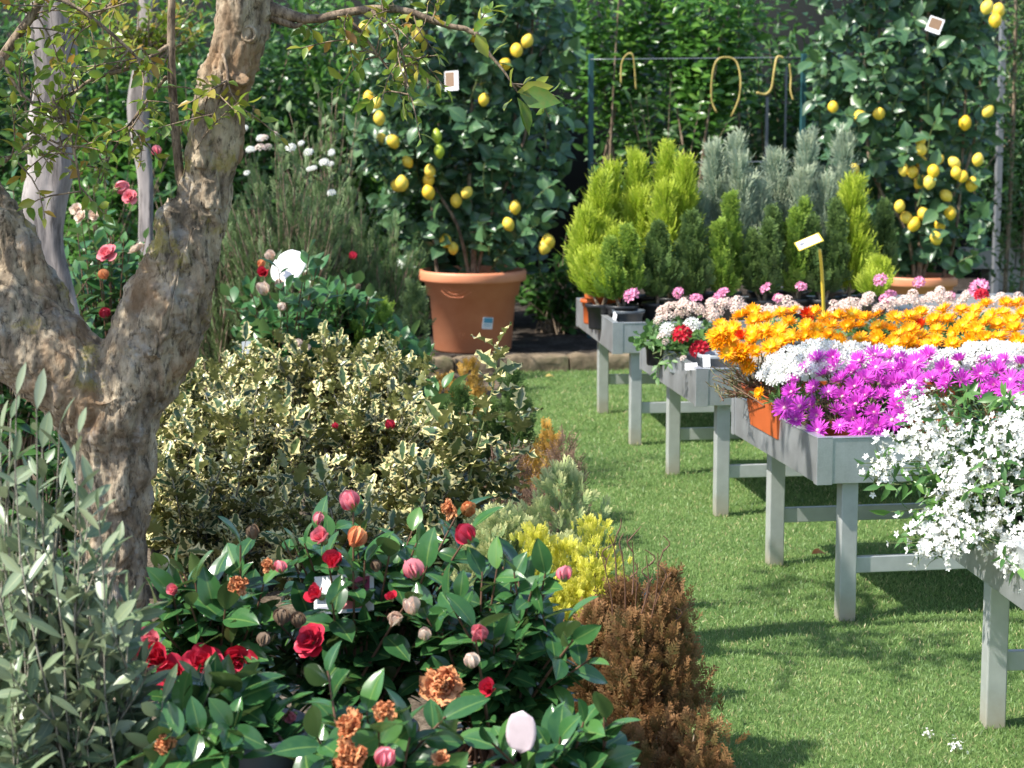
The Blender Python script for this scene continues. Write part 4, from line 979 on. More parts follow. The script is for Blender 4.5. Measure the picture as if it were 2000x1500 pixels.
shrub('evergreen_shrub', 'leafy shrub behind the thin grey trunk and the old tree', 'shrub', (PX(370, 12.6), 12.6, 0), ell_tips(70, (PX(370, 12.6), 12.6, 1.0), (.5, .35, .85), .4, -.9), 'hedge_dark', 'camfar', .09, 11, .35, 1, 60)
c = P(570, 518, 9.29); t_ = empty('plant_tag', 'big blank white bent tag hanging in the camellia behind the hollies', 'plant tag', c)
g = Geo(); put(g, leaf_t(11, 27, .46, .5, .0, .3, .05, .7, blunt=.3), (c + np.array([-.06, 0, -.085]))[None], np.array([[.4, .05, .9]]), np.array([[-.35, -.8, .35]]), .17, 0, None, 0); o = g.obj('card', MT['white'], t_); sm = o.modifiers.new('solid', 'SOLIDIFY'); sm.thickness = .0015
g = Geo(); tube1(g, [c + np.array([-.05, .01, -.08]), c + np.array([-.06, .03, -.2]), c + np.array([-.05, .06, -.35])], [.003] * 3, 6, 6); g.obj('stake', MT['cream'], t_)
c = P(483, 688, 8.3); plant_card('plant_tag', 'small grey dark-edged label sticking out above the back hollies', 'plant label', c, .045, .09, (-.3, -1, .2), .1, [(.88, 0, 1, 1, 1), (0, 0, 1, .08, 1)], [MT['greypot'], MT['blackpot']])

def needle_shrub(label, px, Z, yt, rx, ry, zl, n, flowers=None, group='fine-leaved shrubs behind the camellias'):
    b = np.array([PX(px, Z), Z, 0.]); zt = P(px, yt, Z)[2]
    t = empty('needle_shrub', label, 'shrub', b, group); tips = ell_tips(n, (b[0], Z, (zt + zl) / 2), (rx, ry, (zt - zl) / 2), .4, -.8)
    pa = shoots(b, tips, 8, .06, .5, .5); g = Geo(); tubes(g, pa, rope_r(pa, .008, .0016), 4); g.obj('stems', MT['twig'], t)
    Pp, D, N, r = along(pa, 20, .25, 1, 32, .3, .3, .3, .8); g = Geo(); put(g, T['fine'], Pp, D, N, U(.06, .13, len(Pp)), 0, r); g.obj('foliage', MT['needle'], t)
    for (fx, fy, k) in (flowers or []):
        inst(pick(H_WHITE if k == 'w' else H_CREAM), 'flower_head', t, P(fx + U(-12, 12), fy + U(-12, 14), Z - ry * U(.4, .9)), (-.2, -.5, .8), U(.035, .06))
    return t
needle_shrub('grey-green shrub dotted with white and rusty flower heads, right of the old trunk', 560, 11.0, 222, .42, .35, .3, 120, [(490, 262, 'w'), (510, 275, 'w'), (520, 262, 'c'), (498, 300, 'c'), (570, 290, 'w'), (590, 285, 'w'), (605, 295, 'w'), (600, 318, 'w'), (622, 318, 'w'), (640, 290, 'w'), (640, 312, 'w'), (655, 308, 'w'), (612, 322, 'w'), (530, 300, 'c'), (485, 285, 'w'), (545, 275, 'c'), (500, 285, 'w'), (485, 335, 'w'), (638, 385, 'w')])
needle_shrub('dark wiry shrub left of the lemon pot', 730, 11.6, 395, .3, .3, .2, 90)
needle_shrub('wiry bush behind the white tag', 620, 11.6, 330, .35, .3, .3, 90)
needle_shrub('brownish wiry bush behind the old trunk', 440, 11.3, 330, .35, .3, .2, 70)
shrub('flowering_twig_shrub', 'tall airy shrub with light green shoots beside the old trunk top', 'shrub', (P(640, 500, 12.2)[0], 12.2, 0), ell_tips(60, (P(640, 200, 12.2)[0], 12.2, 1.4), (.35, .3, .55), .3, -1), 'needle', 'small', .07, 12, .3, 1, 45)

# ------------------------------------------------------------------ evergreen hedge at the back
HEDGE = [  # label, px, Z, rx, leafmat, n, S
    ('deep green laurel in the hedge above the smooth trunk, far left', 40, 14.2, .85, 'hedge_dark', 150, .1),
    ('bright laurel in the hedge between the two grey trunks', 250, 14.0, .8, 'laurel', 150, .1),
    ('glossy dark laurel in the hedge behind the old trunk', 470, 14.4, .8, 'hedge_dark', 150, .1),
    ('lush green laurel in the hedge left of the lemon tree', 650, 14.6, .75, 'laurel', 150, .1),
    ('dark laurel in the hedge right behind the big lemon tree', 880, 15.2, .9, 'hedge_dark', 150, .1),
    ('light green laurel in the hedge above the wire, left half', 1190, 15.3, .62, 'laurel', 120, .1),
    ('fresh green laurel in the hedge above the wire, right half', 1370, 15.1, .62, 'laurel', 120, .105),
    ('dark laurel in the hedge behind the right lemon tree', 1760, 15.6, .9, 'hedge_dark', 150, .1),
    ('deep green laurel in the hedge behind the grey post, far right', 1990, 16.2, .7, 'hedge_dark', 120, .1),
    ('dark evergreen filling the back of the hedge, far left', 130, 16.2, 1.2, 'hedge_dark', 170, .13), ('dark evergreen at the back of the hedge, behind the old trunk top', 520, 16.3, 1.1, 'hedge_dark', 170, .13),
    ('dark evergreen deep behind the middle of the wires', 1300, 16.6, 1.0, 'hedge_dark', 100, .12), ('dark evergreen filling the gap beside the teal post', 1530, 15.9, .7, 'hedge_dark', 120, .11)]
for lb, px, Z, rx, lm, n, S in HEDGE:
    b = np.array([PX(px, Z), Z, .07]); mid = px in (1190, 1370)
    tips = ell_tips(int(n * (1.2 if mid else 1.9)), (b[0], Z, 2.48 if mid else 1.6), (rx, .55, .5 if mid else 1.5), .35, -1)
    if not mid: tips[:, 2] = np.maximum(tips[:, 2], .35)
    pa = shoots(b, tips, 7, .1, .35, .6); t = empty('hedge_laurel', lb, 'hedge shrub', b, 'laurels in the hedge at the back')
    g = Geo(); pb = pa[::36 if mid else 16]; tubes(g, pb, rope_r(pb, .016, .003), 5); g.obj('trunk', MT['twig'], t)
    Pp, D, N, r = along(pa, 15, .6 if mid else .4, 1, 62, -.1, .5, .4, .6); N = N + np.array([-.3, -.5, 0]); g = Geo(); put(g, T['laurel'], Pp, D, N, S * U(.6, 1.25, len(Pp)), 0, r); g.obj('crown', MT[lm], t)
for lb, px, Z, zt in (('low dark evergreen in the shade between the lemon pot and the rear table', 1085, 14.5, .75), ('low dark evergreen in the shade left of the lemon pot', 770, 14.3, .85), ('low dark evergreen behind the big lemon pot', 940, 14.9, .8)):
    shrub('evergreen_shrub', lb, 'shrub', (PX(px, Z), Z, .07), ell_tips(50, (PX(px, Z), Z, .07 + zt / 2), (.42, .3, zt / 2), .4, -.9), 'hedge_dark', 'camfar', .09, 11, .3, 1, 60)
# added cloth fence behind the hedge: blocks the sky, keeps the gaps dark
a = np.array([-7.5, 17.2, .07]); fe = empty('sky_block_fence', 'added near-black cloth fence blocking the sky in gaps behind the hedge', 'fence', a)
g = Geo(); nx = 60
V = [a + UX * (16.5 * i / nx) + UV * (.05 * math.sin(i * 1.3)) + UP * z for i in range(nx + 1) for z in (0, 3.3)]
g.add(V, [[2 * i, 2 * i + 2, 2 * i + 3, 2 * i + 1] for i in range(nx)]); o = g.obj('cloth', MT['shade'], fe); s = o.modifiers.new('solid', 'SOLIDIFY'); s.thickness = .004
for i in range(7):
    g = Geo(); q = a + UX * (16.5 * i / 6) + UV * .09; tube1(g, [q, q + UP * 1.7, q + UP * 3.4], [.03] * 3, 4, 10); g.obj('post', MT['greymetal'], fe)
# grey metal fence with low wall at the right
for (px, w, y0, Z, lb) in ((1943, 12, 40, 15.2, 'tall grey metal post at the right edge, behind the climber'), (1492, 6, 190, 15.0, 'thin grey metal post in the dark gap above the blue-grey cypresses'), (1528, 4, 130, 15.2, 'thinnest grey metal post, left of the teal post')):
    b = P(px, 560, Z); b[2] = .07; zt = P(px, y0, Z)[2]; g = Geo(); hw = w * Z / F
    box(g, b - UX * hw / 2 - UV * hw / 2, UX * hw, UV * hw, UP * (zt - .07)); o = bevel(g.obj('fence_post', MT['greymetal'], base=b, smooth=False), .004); tag(o, lb, 'post')
b = P(1955, 560, 16.0); b[2] = .07; g = Geo(); wl = empty('block_wall', 'low pale concrete block wall behind the climber', 'wall', b)
for r in range(3):
    for k in range(7):
        g = Geo(); box(g, b + UX * (-.3 + k * .42 + (.2 if r % 2 else 0)) + UP * (.17 * r), UX * .41, UV * .16, UP * .162); bevel(g.obj('block', MT['block'], wl, smooth=False), .006)

# teal trellis posts, wires and the yellow ties hanging on them
tr = empty('wire_trellis', 'teal post trellis with thin grey wires between the lemon trees', 'trellis', (P(1350, 500, 14.2)[0], 14.2, .07))
for px in (1153, 1563):
    b = P(px, 520, 14.2); b[2] = .07; g = Geo(); zt = P(px, 105, 14.2)[2]; box(g, b - UX * .02 - UV * .02, UX * .035, UV * .035, UP * (zt - .07)); bevel(g.obj('post', MT['tealmetal'], tr, smooth=False), .004)
for y in (112, 315):
    g = Geo(); tube1(g, [P(1153, y + 4, 14.17), P(1350, y + 2, 14.17), P(1566, y, 14.17)], [.003] * 3, 8, 6); g.obj('wire', MT['wire'], tr)
TIES = [('thin tan tie looped over the wire, leftmost', [(1213, 165), (1214, 125), (1225, 106), (1236, 108), (1240, 140), (1242, 175)], 6), ('big oval yellow tie hanging in a loop from the wire', [(1400, 220), (1390, 195), (1391, 150), (1400, 118), (1420, 112), (1438, 120), (1446, 150), (1444, 190), (1428, 228)], 7),
    ('yellow hook-shaped tie hanging from the wire', [(1478, 181), (1495, 184), (1507, 172), (1512, 140), (1518, 112), (1530, 113)], 9), ('short yellow tie hanging beside the teal post', [(1542, 125), (1545, 150), (1544, 175), (1549, 195)], 7)]
for lb, pts, w in TIES:
    p = [P(x, y, 14.13 + .012 * math.sin(i * 1.7)) for i, (x, y) in enumerate(pts)]; g = Geo(); tube1(g, p, [w * .28 * 14.1 / F] * len(p), 26, 6)
    o = g.obj('raffia_tie', MT['raffia'], base=p[0]); tag(o, lb, 'tie', 'yellow ties hanging on the wire')
# leaves hanging under the first tie and slim climber at the right edge
shrub('climbing_vine', 'thin vine with a few light leaves hanging below the leftmost tie', 'vine', (P(1300, 520, 14.6)[0], 14.6, .07), np.array([P(1250, 200, 14.2), P(1262, 185, 14.2), P(1230, 195, 14.25), P(1420, 240, 14.4), P(1330, 260, 14.5), P(1370, 200, 14.5), P(1400, 290, 14.4), P(1310, 160, 14.5)]), 'climber', 'laurel', .1, 8, .6, 1, 60, stem='twig')
for px, lb in ((1960, 'leafy climber on a cane in front of the grey post'), (1992, 'leafy climber cut by the right edge of the picture')):
    b = P(px, 590, 14.4); b[2] = .07
    tips = np.array([[b[0] + rng.normal() * .13, 14.4 + rng.normal() * .12, z] for z in np.linspace(.5, 3.0, 60)]); t = empty('climber', lb, 'climber', b, 'climbers at the right edge')
    g = Geo(); tube1(g, [b, b + UP * 1.5 + UX * .03, b + UP * 3], [.016, .014, .01], 10, 8); g.obj('cane', MT['twig'], t)
    pa = np.array([smooth_path([[b[0], 14.4, q[2] - .15], [(b[0] + q[0]) / 2, q[1], q[2] - .1], q], 6) for q in tips]); g = Geo(); tubes(g, pa, rope_r(pa, .004, .0015), 4); g.obj('stems', MT['greenstem'], t)
    Pp, D, N, r = along(pa, 8, .3, 1, 60); g = Geo(); put(g, T['small'], Pp, D, N, U(.035, .07, len(Pp)), 0, r); g.obj('foliage', MT['climber'], t)
    g, g2 = pot_geo(b, .16, .24, .78, True, 28); p = g.obj('pot', MT['slatepot'], t); g2.obj('soil', MT['soil'], p, base=b)

# ------------------------------------------------------------------ lemon trees
def lemon_tree(label, px, Z, pot_r, pot_h, xs, ztop, zbot, fruits, greens, seed, tagpx=None, sticker=None, nt=230):
    b = np.array([PX(px, Z), Z, .077]); t = empty('potted_lemon_tree', label, 'lemon tree', b, 'lemon trees in terracotta pots')
    g, g2 = pot_geo(b, pot_r, pot_h, .72, True, 72); p = g.obj('pot', MT['terra'], t); g2.obj('soil', MT['soil'], p, base=b)
    if sticker:
        c = P(sticker[0], sticker[1], Z - pot_r * .78); d = c - b; d[2] = 0; c = b + nz(d) * (pot_r * .81) + UP * (c[2] - b[2])
        rr = pot_r * (.72 + (.9 * .93 - .72) * (c[2] - b[2]) / pot_h); c = b + nz(d) * (rr + .002) + UP * (c[2] - b[2])
        s = card(p, 'sticker', c, .072, .078, [MT['white'], MT['inkblue'], MT['inkgrey']], nz(d) + UP * -.1, -.08, [(.12, .52, .95, .95, 1), (.15, .2, .8, .24, 1), (.15, .34, .9, .4, 1)], .0008, b)
    # embossed swag under the rim
    if sticker:
        g = Geo()
        for k in range(3):
            pts = []
            for q in np.linspace(-1, 1, 13):
                a = -math.pi / 2 - .35 + q * (.2 + .07 * k); rr = pot_r * (.867 - .0 * k) ; z = pot_h * (.835 - .03 * k + (q * q - 1) * (.045 + .02 * k)); z = max(z, pot_h * .7)
                rr = pot_r * (.9 * (.95 + .05 * (z / pot_h - .69) / .17)); pts.append(b + np.array([math.cos(a) * rr, math.sin(a) * rr, z]))
            tube1(g, pts, [.0012] * len(pts), 24, 6)
        g.obj('swag', MT['terra'], p, base=b)
    zs = b[2] + pot_h * .88
    trunks = [[b + UP * (pot_h * .85), b + np.array([.01, -.02, pot_h + .25]), b + np.array([-.02, 0, pot_h + .6]), b + np.array([.03, 0, ztop - .4])],
              [b + np.array([-.22 * pot_r / .35, .02, pot_h * .85]), b + np.array([-.26, 0, pot_h + .3]), b + np.array([-.3, .02, ztop - .5])], [b + np.array([.2 * pot_r / .35, .02, pot_h * .85]), b + np.array([.26, .02, pot_h + .4]), b + np.array([.3, .02, ztop - .5])],
              [b + UP * (pot_h * .85) + UX * .02, b + np.array([.12, -.04, pot_h + .35]), b + np.array([.35, 0, pot_h + .9]), b + np.array([.4, 0, ztop - .3])], [b + UP * (pot_h * .85) - UX * .02, b + np.array([-.1, -.06, pot_h + .3]), b + np.array([-.35, 0, pot_h + .8]), b + np.array([-.4, 0, ztop - .3])]]
    for k, q in enumerate(trunks):
        g = Geo(); tube1(g, q, np.linspace(.024 if k in (0,) else .013, .008, len(q)), 16, 10); g.obj('trunk' if k == 0 else ('cane' if k in (1, 2) else 'branch'), MT['twig'], t)
    x0, x1 = [(x - 1000) * Z / F for x in xs]
    tips = np.stack([U(x0, x1, nt), Z + np.clip(rng.normal(size=nt) * .2, -.34, .4), zbot + (ztop - zbot) * U(0, 1, nt) ** .85], 1)
    w = (x1 - x0) / 2; cx = (x0 + x1) / 2; k = (tips[:, 2] < zbot + .3); tips[k, 0] = cx + (tips[k, 0] - cx) * .72
    st = tips + np.stack([-(tips[:, 0] - cx) * .25 + rng.normal(size=nt) * .06, U(.05, .2, nt), -U(.12, .3, nt)], 1)
    pa = np.array([smooth_path([a, (a + c) / 2 + UP * .03 + rng.normal(size=3) * .03, c], 6) for a, c in zip(st, tips)])
    g = Geo(); tubes(g, pa, rope_r(pa, .006, .0025), 5, 1)
    Pp, D, N, r = along(pa, 12, .05, 1, 62, -.12, .45, .35, .5); N = N + np.array([-.35, -.9, 0]); put(g, T['lemon'], Pp, D, N, .122 * U(.5, 1.15, len(Pp)), 0, r); g.obj('foliage', [MT['lemon_leaf'], MT['greenstem']], t)
    for (fx, fy) in fruits:
        inst(ME_LEMON, 'lemon', t, P(fx, fy, Z - U(.18, .35)), nz(rng.normal(size=3) * .35 + np.array([0, -.1, -1])), U(.074, .098))
    for (fx, fy) in greens: inst(ME_GREENLEMON, 'unripe_lemon', t, P(fx, fy, Z - .36), (0.1, 0, -1), .085)
    return t
L1 = [(713, 55), (817, 68), (925, 70), (1030, 80), (1009, 98), (986, 126), (720, 190), (735, 201), (741, 231), (745, 272), (768, 276), (796, 316), (776, 362), (840, 334), (837, 352), (837, 376), (912, 376), (891, 392), (1006, 405), (993, 438), (870, 470), (885, 485), (1071, 472), (945, 195), (785, 358), (1064, 482), (800, 90)]
L2 = [(1797, 273), (1799, 292), (1800, 317), (1834, 311), (1864, 318), (1823, 334), (1797, 356), (1848, 382), (1856, 416), (1757, 403), (1770, 425), (1765, 332), (1804, 418), (1785, 438), (1828, 465), (1835, 440), (1880, 345), (1885, 240), (1930, 217), (1667, 330), (1680, 228), (1627, 209), (1717, 222), (1928, 14), (1950, 20), (1944, 40), (1898, 360), (1910, 312), (1815, 356), (1783, 336), (1868, 338)]
lemon_tree('tall lemon tree in the big terracotta pot with a blue and white sticker', 923, 13.5, .355, .53, (705, 1120), 2.75, .72, L1, [(853, 266), (858, 295)], 1, sticker=(955, 632))
lemon_tree('lemon tree in the smaller terracotta pot at the right, behind the flower tables', 1795, 13.7, .262, .475, (1580, 1945), 2.8, .68, L2, [], 2, nt=210)
CMT = [MT['white'], MT['inkbrown'], MT['inkpink']]
c = P(882, 158, 13.08); plant_card('plant_tag', 'white picture tag hanging in the left lemon tree', 'plant tag', c, .09, .125, (-.3, -1, .2), .08, [(.05, .2, .7, .95, 1)], CMT)
c = P(1826, 49, 13.25); plant_card('plant_tag', 'tilted white picture tag hanging in the right lemon tree', 'plant tag', c, .095, .1, (-.2, -1, .2), -.35, [(.1, .25, .9, .92, 1)], CMT)

# ------------------------------------------------------------------ conifers on the rear table
def tp(k, px, Z): return np.array([PX(px, Z), Z, FLOOR[k]])
CON = [ # label, px, Z, ytop, r, mat, n, S, leaders, pot, tm
    ('golden cypress at the far left of the rear table, in an orange pot', 1165, 10.75, 350, .12, 'gold', 1000, .1, 2, 'orangepot'),
    ('tall golden cypress, second from the left on the rear table', 1220, 10.95, 305, .13, 'gold', 1150, .1, 3, 'blackpot'),
    ('golden cypress with a pointed top in the middle of the golden group', 1272, 10.95, 292, .13, 'gold', 1150, .1, 2, 'blackpot'),
    ('golden cypress at the right of the golden group, beside the blue-grey ones', 1312, 10.85, 318, .12, 'gold', 1100, .1, 2, 'blackpot'),
    ('low golden cypress spilling over the orange pot at the table corner', 1175, 10.5, 455, .11, 'gold', 650, .1, 3, 'blackpot'),
    ('small yellow-green cypress in the black pot at the table corner', 1215, 10.42, 455, .1, 'midcon', 750, .08, 2, 'blackpot'),
    ('slim blue-grey cypress next to the golden group', 1372, 11.1, 272, .1, 'blue', 1000, .1, 2, 'blackpot'),
    ('tallest blue-grey cypress on the rear table', 1420, 11.15, 258, .13, 'blue', 1300, .11, 3, 'blackpot'),
    ('blue-grey cypress in the middle of the blue-grey group', 1490, 11.2, 290, .13, 'blue', 1300, .1, 3, 'blackpot'),
    ('blue-grey cypress below the teal post', 1550, 11.25, 255, .12, 'blue', 1200, .1, 3, 'blackpot'),
    ('blue-grey cypress at the right of the blue-grey group', 1620, 11.3, 252, .13, 'blue', 1300, .1, 3, 'blackpot'),
    ('small dark cypress in front of the golden group', 1285, 10.55, 445, .09, 'dkcon', 750, .075, 1, 'blackpot'),
    ('small dark cypress between golden and blue-grey cypresses', 1350, 10.6, 425, .09, 'dkcon', 800, .075, 1, 'blackpot'),
    ('fresh green cypress in front of the tallest blue-grey one', 1420, 10.65, 385, .1, 'midcon', 900, .08, 2, 'blackpot'),
    ('mixed green cypress left of the yellow price sign', 1490, 10.72, 415, .11, 'dkcon', 1000, .08, 3, 'blackpot'),
    ('green cypress behind the yellow price sign', 1560, 10.8, 400, .11, 'midcon', 900, .08, 3, 'blackpot'),
    ('dark bushy cypress right of the yellow price sign', 1610, 10.75, 400, .11, 'dkcon', 1050, .08, 2, 'blackpot'),
    ('slender lime golden cypress standing alone among dark ones', 1660, 10.85, 358, .07, 'gold', 700, .1, 1, 'blackpot'),
    ('dark cypress at the right end, beside the right lemon tree', 1705, 10.95, 400, .1, 'dkcon', 850, .08, 2, 'blackpot'),
    ('low lime cypress in front of the smaller terracotta pot', 1705, 10.6, 515, .08, 'gold', 400, .08, 2, 'blackpot')]
for lb, px, Z, yt, r, mat, n, S, ld, pm in CON:
    h = P(px, yt + (20 if mat == 'blue' else 6), Z)[2] - FLOOR[4]
    conifer('potted_cypress', lb, tp(4, px, Z), h, r, mat, 'fine' if mat in ('gold', 'blue') else 'spray', int(n * 1.15), S * (1.5 if mat in ('gold', 'blue') else 1.2), ld, .95, 1.6, 'potted cypresses on the rear table', pm, .085, .13)
g, g2 = pot_geo(tp(4, 1228, 10.32), .085, .115, .8, True, 28); b = tp(4, 1228, 10.32)
t = empty('nursery_pot', 'dark slate pot with a white tag at the front corner of the rear table', 'pot', b); g.obj('shell', MT['slatepot'], t); g2.obj('soil', MT['soil'], t)
c = b + np.array([-.075, -.05, .06]); card(t, 'tag', c, .02, .1, [MT['white']], (-.4, -1, .1), -.12)
b = tp(4, 1172, 10.62); g, g2 = pot_geo(b + UX * .02, .1, .17, .8, True, 32); t = empty('nursery_pot', 'orange terracotta pot with a white tag at the left end of the rear table', 'pot', b); g.obj('shell', MT['orangepot'], t); g2.obj('soil', MT['soil'], t)
card(t, 'tag', b + np.array([-.02, -.11, .04]), .025, .05, [MT['cream']], (-.3, -1, .1))

# yellow price sign among the pale flowers
b = P(1612, 610, 9.3); s0 = P(1601, 487, 9.2)
t = empty('price_sign', 'tilted white price card on a yellow stake above the pale flowers', 'price sign', b); 
g = Geo(); tube1(g, [b - UP * .12, P(1606, 545, 9.25), s0], [.008, .008, .007], 10, 8); g.obj('stake', MT['yellowpl'], t)
cc = P(1580, 473, 9.2); card(t, 'card', cc, .12, .055, [MT['yellowpl'], MT['white'], MT['inkgrey']], (-.25, -.75, .75), .56, [(.05, .1, .93, .9, 1), (.14, .35, .34, .7, 2), (.5, .3, .85, .38, 2), (.5, .55, .8, .62, 2)], .003)

# ------------------------------------------------------------------ flowers on table 3: geraniums and pale flowers
def leafy_dome(t, c, r, n, leafmat, tm, S, leaves=7, ang=55, stem='greenstem', base=None, zlo=-.2):
    tips = ell_tips(n, c, r, .5, zlo); b = np.asarray(base if base is not None else (c[0], c[1], c[2] - r[2]))
    pa = shoots(b, tips, 6, r[0] * .3, .5, .6); g = Geo(); tubes(g, pa, rope_r(pa, .003, .0012), 4); g.obj('stems', MT[stem], t)
    Pp, D, N, rr = along(pa, leaves, .35, 1, ang, .1, .7, .5, .5); g = Geo(); put(g, T[tm], Pp, D, N, S * U(.6, 1.15, len(Pp)), 0, rr); g.obj('foliage', MT[leafmat], t)
    return pa
def potted(name, label, cat, b, pr, ph, pm, group):
    t = empty(name, label, cat, b, group); g, g2 = pot_geo(b, pr, ph, .8, True, 32); p = g.obj('pot', MT[pm], t); g2.obj('soil', MT['soil'], p, base=b); return t
def heads(t, lst, meshes, Z, size, nm='flower_head', nrm=(-.25, -.5, .8), dz=.12):
    for (x, y) in lst: inst(pick(meshes), nm, t, P(x, y, Z + U(-dz, dz)), nz(np.array(nrm) + rng.normal(size=3) * .25), size * U(.85, 1.15))
b = tp(3, 1345, 8.75); t = potted('potted_geranium', 'geranium with two red and two white heads at the table corner', 'geranium', b, .1, .1, 'greypot', 'potted geraniums')
leafy_dome(t, b + np.array([-.02, .0, .12]), (.18, .16, .1), 46, 'pel', 'pel', .042, 6, base=b + UP * .08)
heads(t, [(1333, 655), (1367, 684)], H_RED, 8.5, .078, dz=.01); heads(t, [(1352, 635), (1303, 645)], H_WHITE, 8.55, .07, dz=.02); heads(t, [(1292, 658), (1300, 668), (1335, 700)], H_CREAM, 8.5, .035, dz=.02)
pa = np.array([smooth_path([b + UP * .1, P(1300, 695, 8.55), P(1285, 712, 8.42), P(1282, 735, 8.4)], 7), smooth_path([b + UP * .1, P(1318, 700, 8.5), P(1308, 708, 8.42), P(1302, 712, 8.4)], 7)])
g = Geo(); tubes(g, pa, rope_r(pa, .002, .001), 4); g.obj('trailing_stems', MT['greenstem'], t); Pp, D, N, rr = along(pa, 9, .5, 1, 60, -.2); g = Geo(); put(g, T['small'], Pp, D, N, U(.025, .042, len(Pp)), 0, rr); g.obj('trailing_leaves', MT['pel'], t)
b = tp(3, 1403, 8.45); g, g2 = pot_geo(b, .085, .12, .8, True, 32); t = empty('nursery_pot', 'pale grey pot beside the red geranium heads', 'pot', b); g.obj('shell', MT['greypot'], t); g2.obj('soil', MT['soil'], t)
card(t, 'tag', P(1380, 705, 8.36), .03, .05, [MT['white']], (-.3, -1, .2), .1)
c = P(1350, 716, 8.37); plant_card('plant_tag', 'small white tag lying on the corner of the geranium table', 'plant tag', c, .05, .03, (-.2, -1, .6), .1, [], [MT['white']])
PALE = [('mound of pale cream flowers left of the price sign', 1350, 9.0, [(1290, 620), (1310, 600), (1330, 596), (1300, 610), (1345, 605), (1360, 598), (1385, 592), (1400, 605), (1375, 612), (1415, 595), (1430, 600), (1320, 615), (1340, 590), (1450, 605), (1440, 592), (1395, 618)], [(1360, 583), (1404, 580), (1325, 572), (1412, 572)]),
    ('pale pink flowers with a white head at the foot of the price sign', 1560, 9.15, [(1500, 605), (1520, 600), (1540, 598), (1555, 604), (1580, 602), (1480, 608), (1635, 600), (1650, 596), (1660, 605), (1530, 588)], [(1565, 560), (1497, 563), (1520, 582)]),
    ('pale flower mound right of the price sign', 1720, 9.15, [(1640, 598), (1665, 590), (1690, 592), (1715, 600), (1735, 596), (1750, 590), (1770, 588), (1700, 585), (1680, 600), (1780, 580)], [(1720, 547), (1740, 575), (1730, 585)]),
    ('pale flowers below the right lemon tree', 1870, 9.2, [(1800, 590), (1820, 585), (1840, 588), (1860, 578), (1880, 586), (1890, 574), (1835, 575), (1810, 600), (1850, 598), (1930, 590), (1960, 580), (1985, 585)], [(1795, 552), (1855, 580)])]
for lb, px, Z, cr, pk in PALE:
    b = tp(3, px, Z); t = potted('potted_verbena', lb, 'flowers', b, .1, .1, 'slatepot', 'pale flowers on the geranium table')
    leafy_dome(t, b + np.array([0, 0, .12]), (.26, .22, .1), 70, 'pel', 'small', .04, 7, base=b + UP * .08); heads(t, [(x + U(-9, 9), y + U(-6, 8)) for (x, y) in cr for _ in (0, 1, 2)], H_CREAM, Z - .12, .046); heads(t, pk, H_PINK, Z - .05, .056, dz=.05)
b = tp(3, 1240, 9.0); t = potted('potted_geranium', 'single pink geranium head standing over the table corner', 'geranium', b + UX * .12, .08, .1, 'blackpot', 'potted geraniums')
leafy_dome(t, b + np.array([.1, 0, .1]), (.14, .12, .09), 26, 'pel', 'pel', .04, 6, base=b + UX * .12 + UP * .08); heads(t, [(1233, 577)], H_PINK, 9.0, .07, dz=.01)
b = tp(3, 1910, 9.0); t = potted('potted_geranium', 'geranium with pink, red and white heads, right end', 'geranium', b, .09, .1, 'blackpot', 'potted geraniums')
leafy_dome(t, b + np.array([0, 0, .12]), (.15, .14, .1), 30, 'pel', 'pel', .042, 6, base=b + UP * .08); heads(t, [(1913, 564)], H_PINK, 8.9, .08, dz=.01); heads(t, [(1917, 578)], H_RED, 8.85, .075, dz=.01); heads(t, [(1935, 588)], H_WHITE, 8.85, .06, dz=.01)

# ------------------------------------------------------------------ table 2: orange and magenta daisies, white candytuft
def succulent(t, c, r, n, b):
    tips = ell_tips(n, c, r, .55, -.5); pa = shoots(b, tips, 6, r[0] * .35, .5, .55); g = Geo(); tubes(g, pa, rope_r(pa, .003, .0015), 4); g.obj('stems', MT['redstem'], t)
    Pp, D, N, rr = along(pa, 11, .3, 1, 40, .25, .3, .3, .8); g = Geo(); put(g, T['needle'], Pp, D, N, U(.02, .042, len(Pp)), 0, rr); g.obj('foliage', MT['succ'], t)
def spread(x0, x1, ytop, ybot, n, dmin):
    out = []; k = 0
    while len(out) < n and k < 6000:
        k += 1; x = U(x0, x1); y0 = ytop(x); y1 = ybot(x); y = U(y0, y1)
        if all((x - a) ** 2 + ((y - b) * 1.35) ** 2 > dmin * dmin for a, b in out): out.append((x, y))
    return out
otop = lambda x: np.interp(x, [1390, 1420, 1470, 1560, 1700, 1850, 1920, 2030], [650, 622, 607, 608, 612, 606, 594, 590])
obot = lambda x: np.interp(x, [1390, 1420, 1470, 1560, 1700, 1850, 1920, 2030], [660, 690, 690, 665, 672, 680, 660, 675])
OR = [('orange daisies spilling over the left end of the long orange trough', 1390, 1580, 1480, 7.3), ('orange daisies in the middle of the long orange trough', 1580, 1780, 1680, 7.35), ('orange daisies at the right end of the trough, cut by the picture edge', 1780, 2030, 1900, 7.4)]
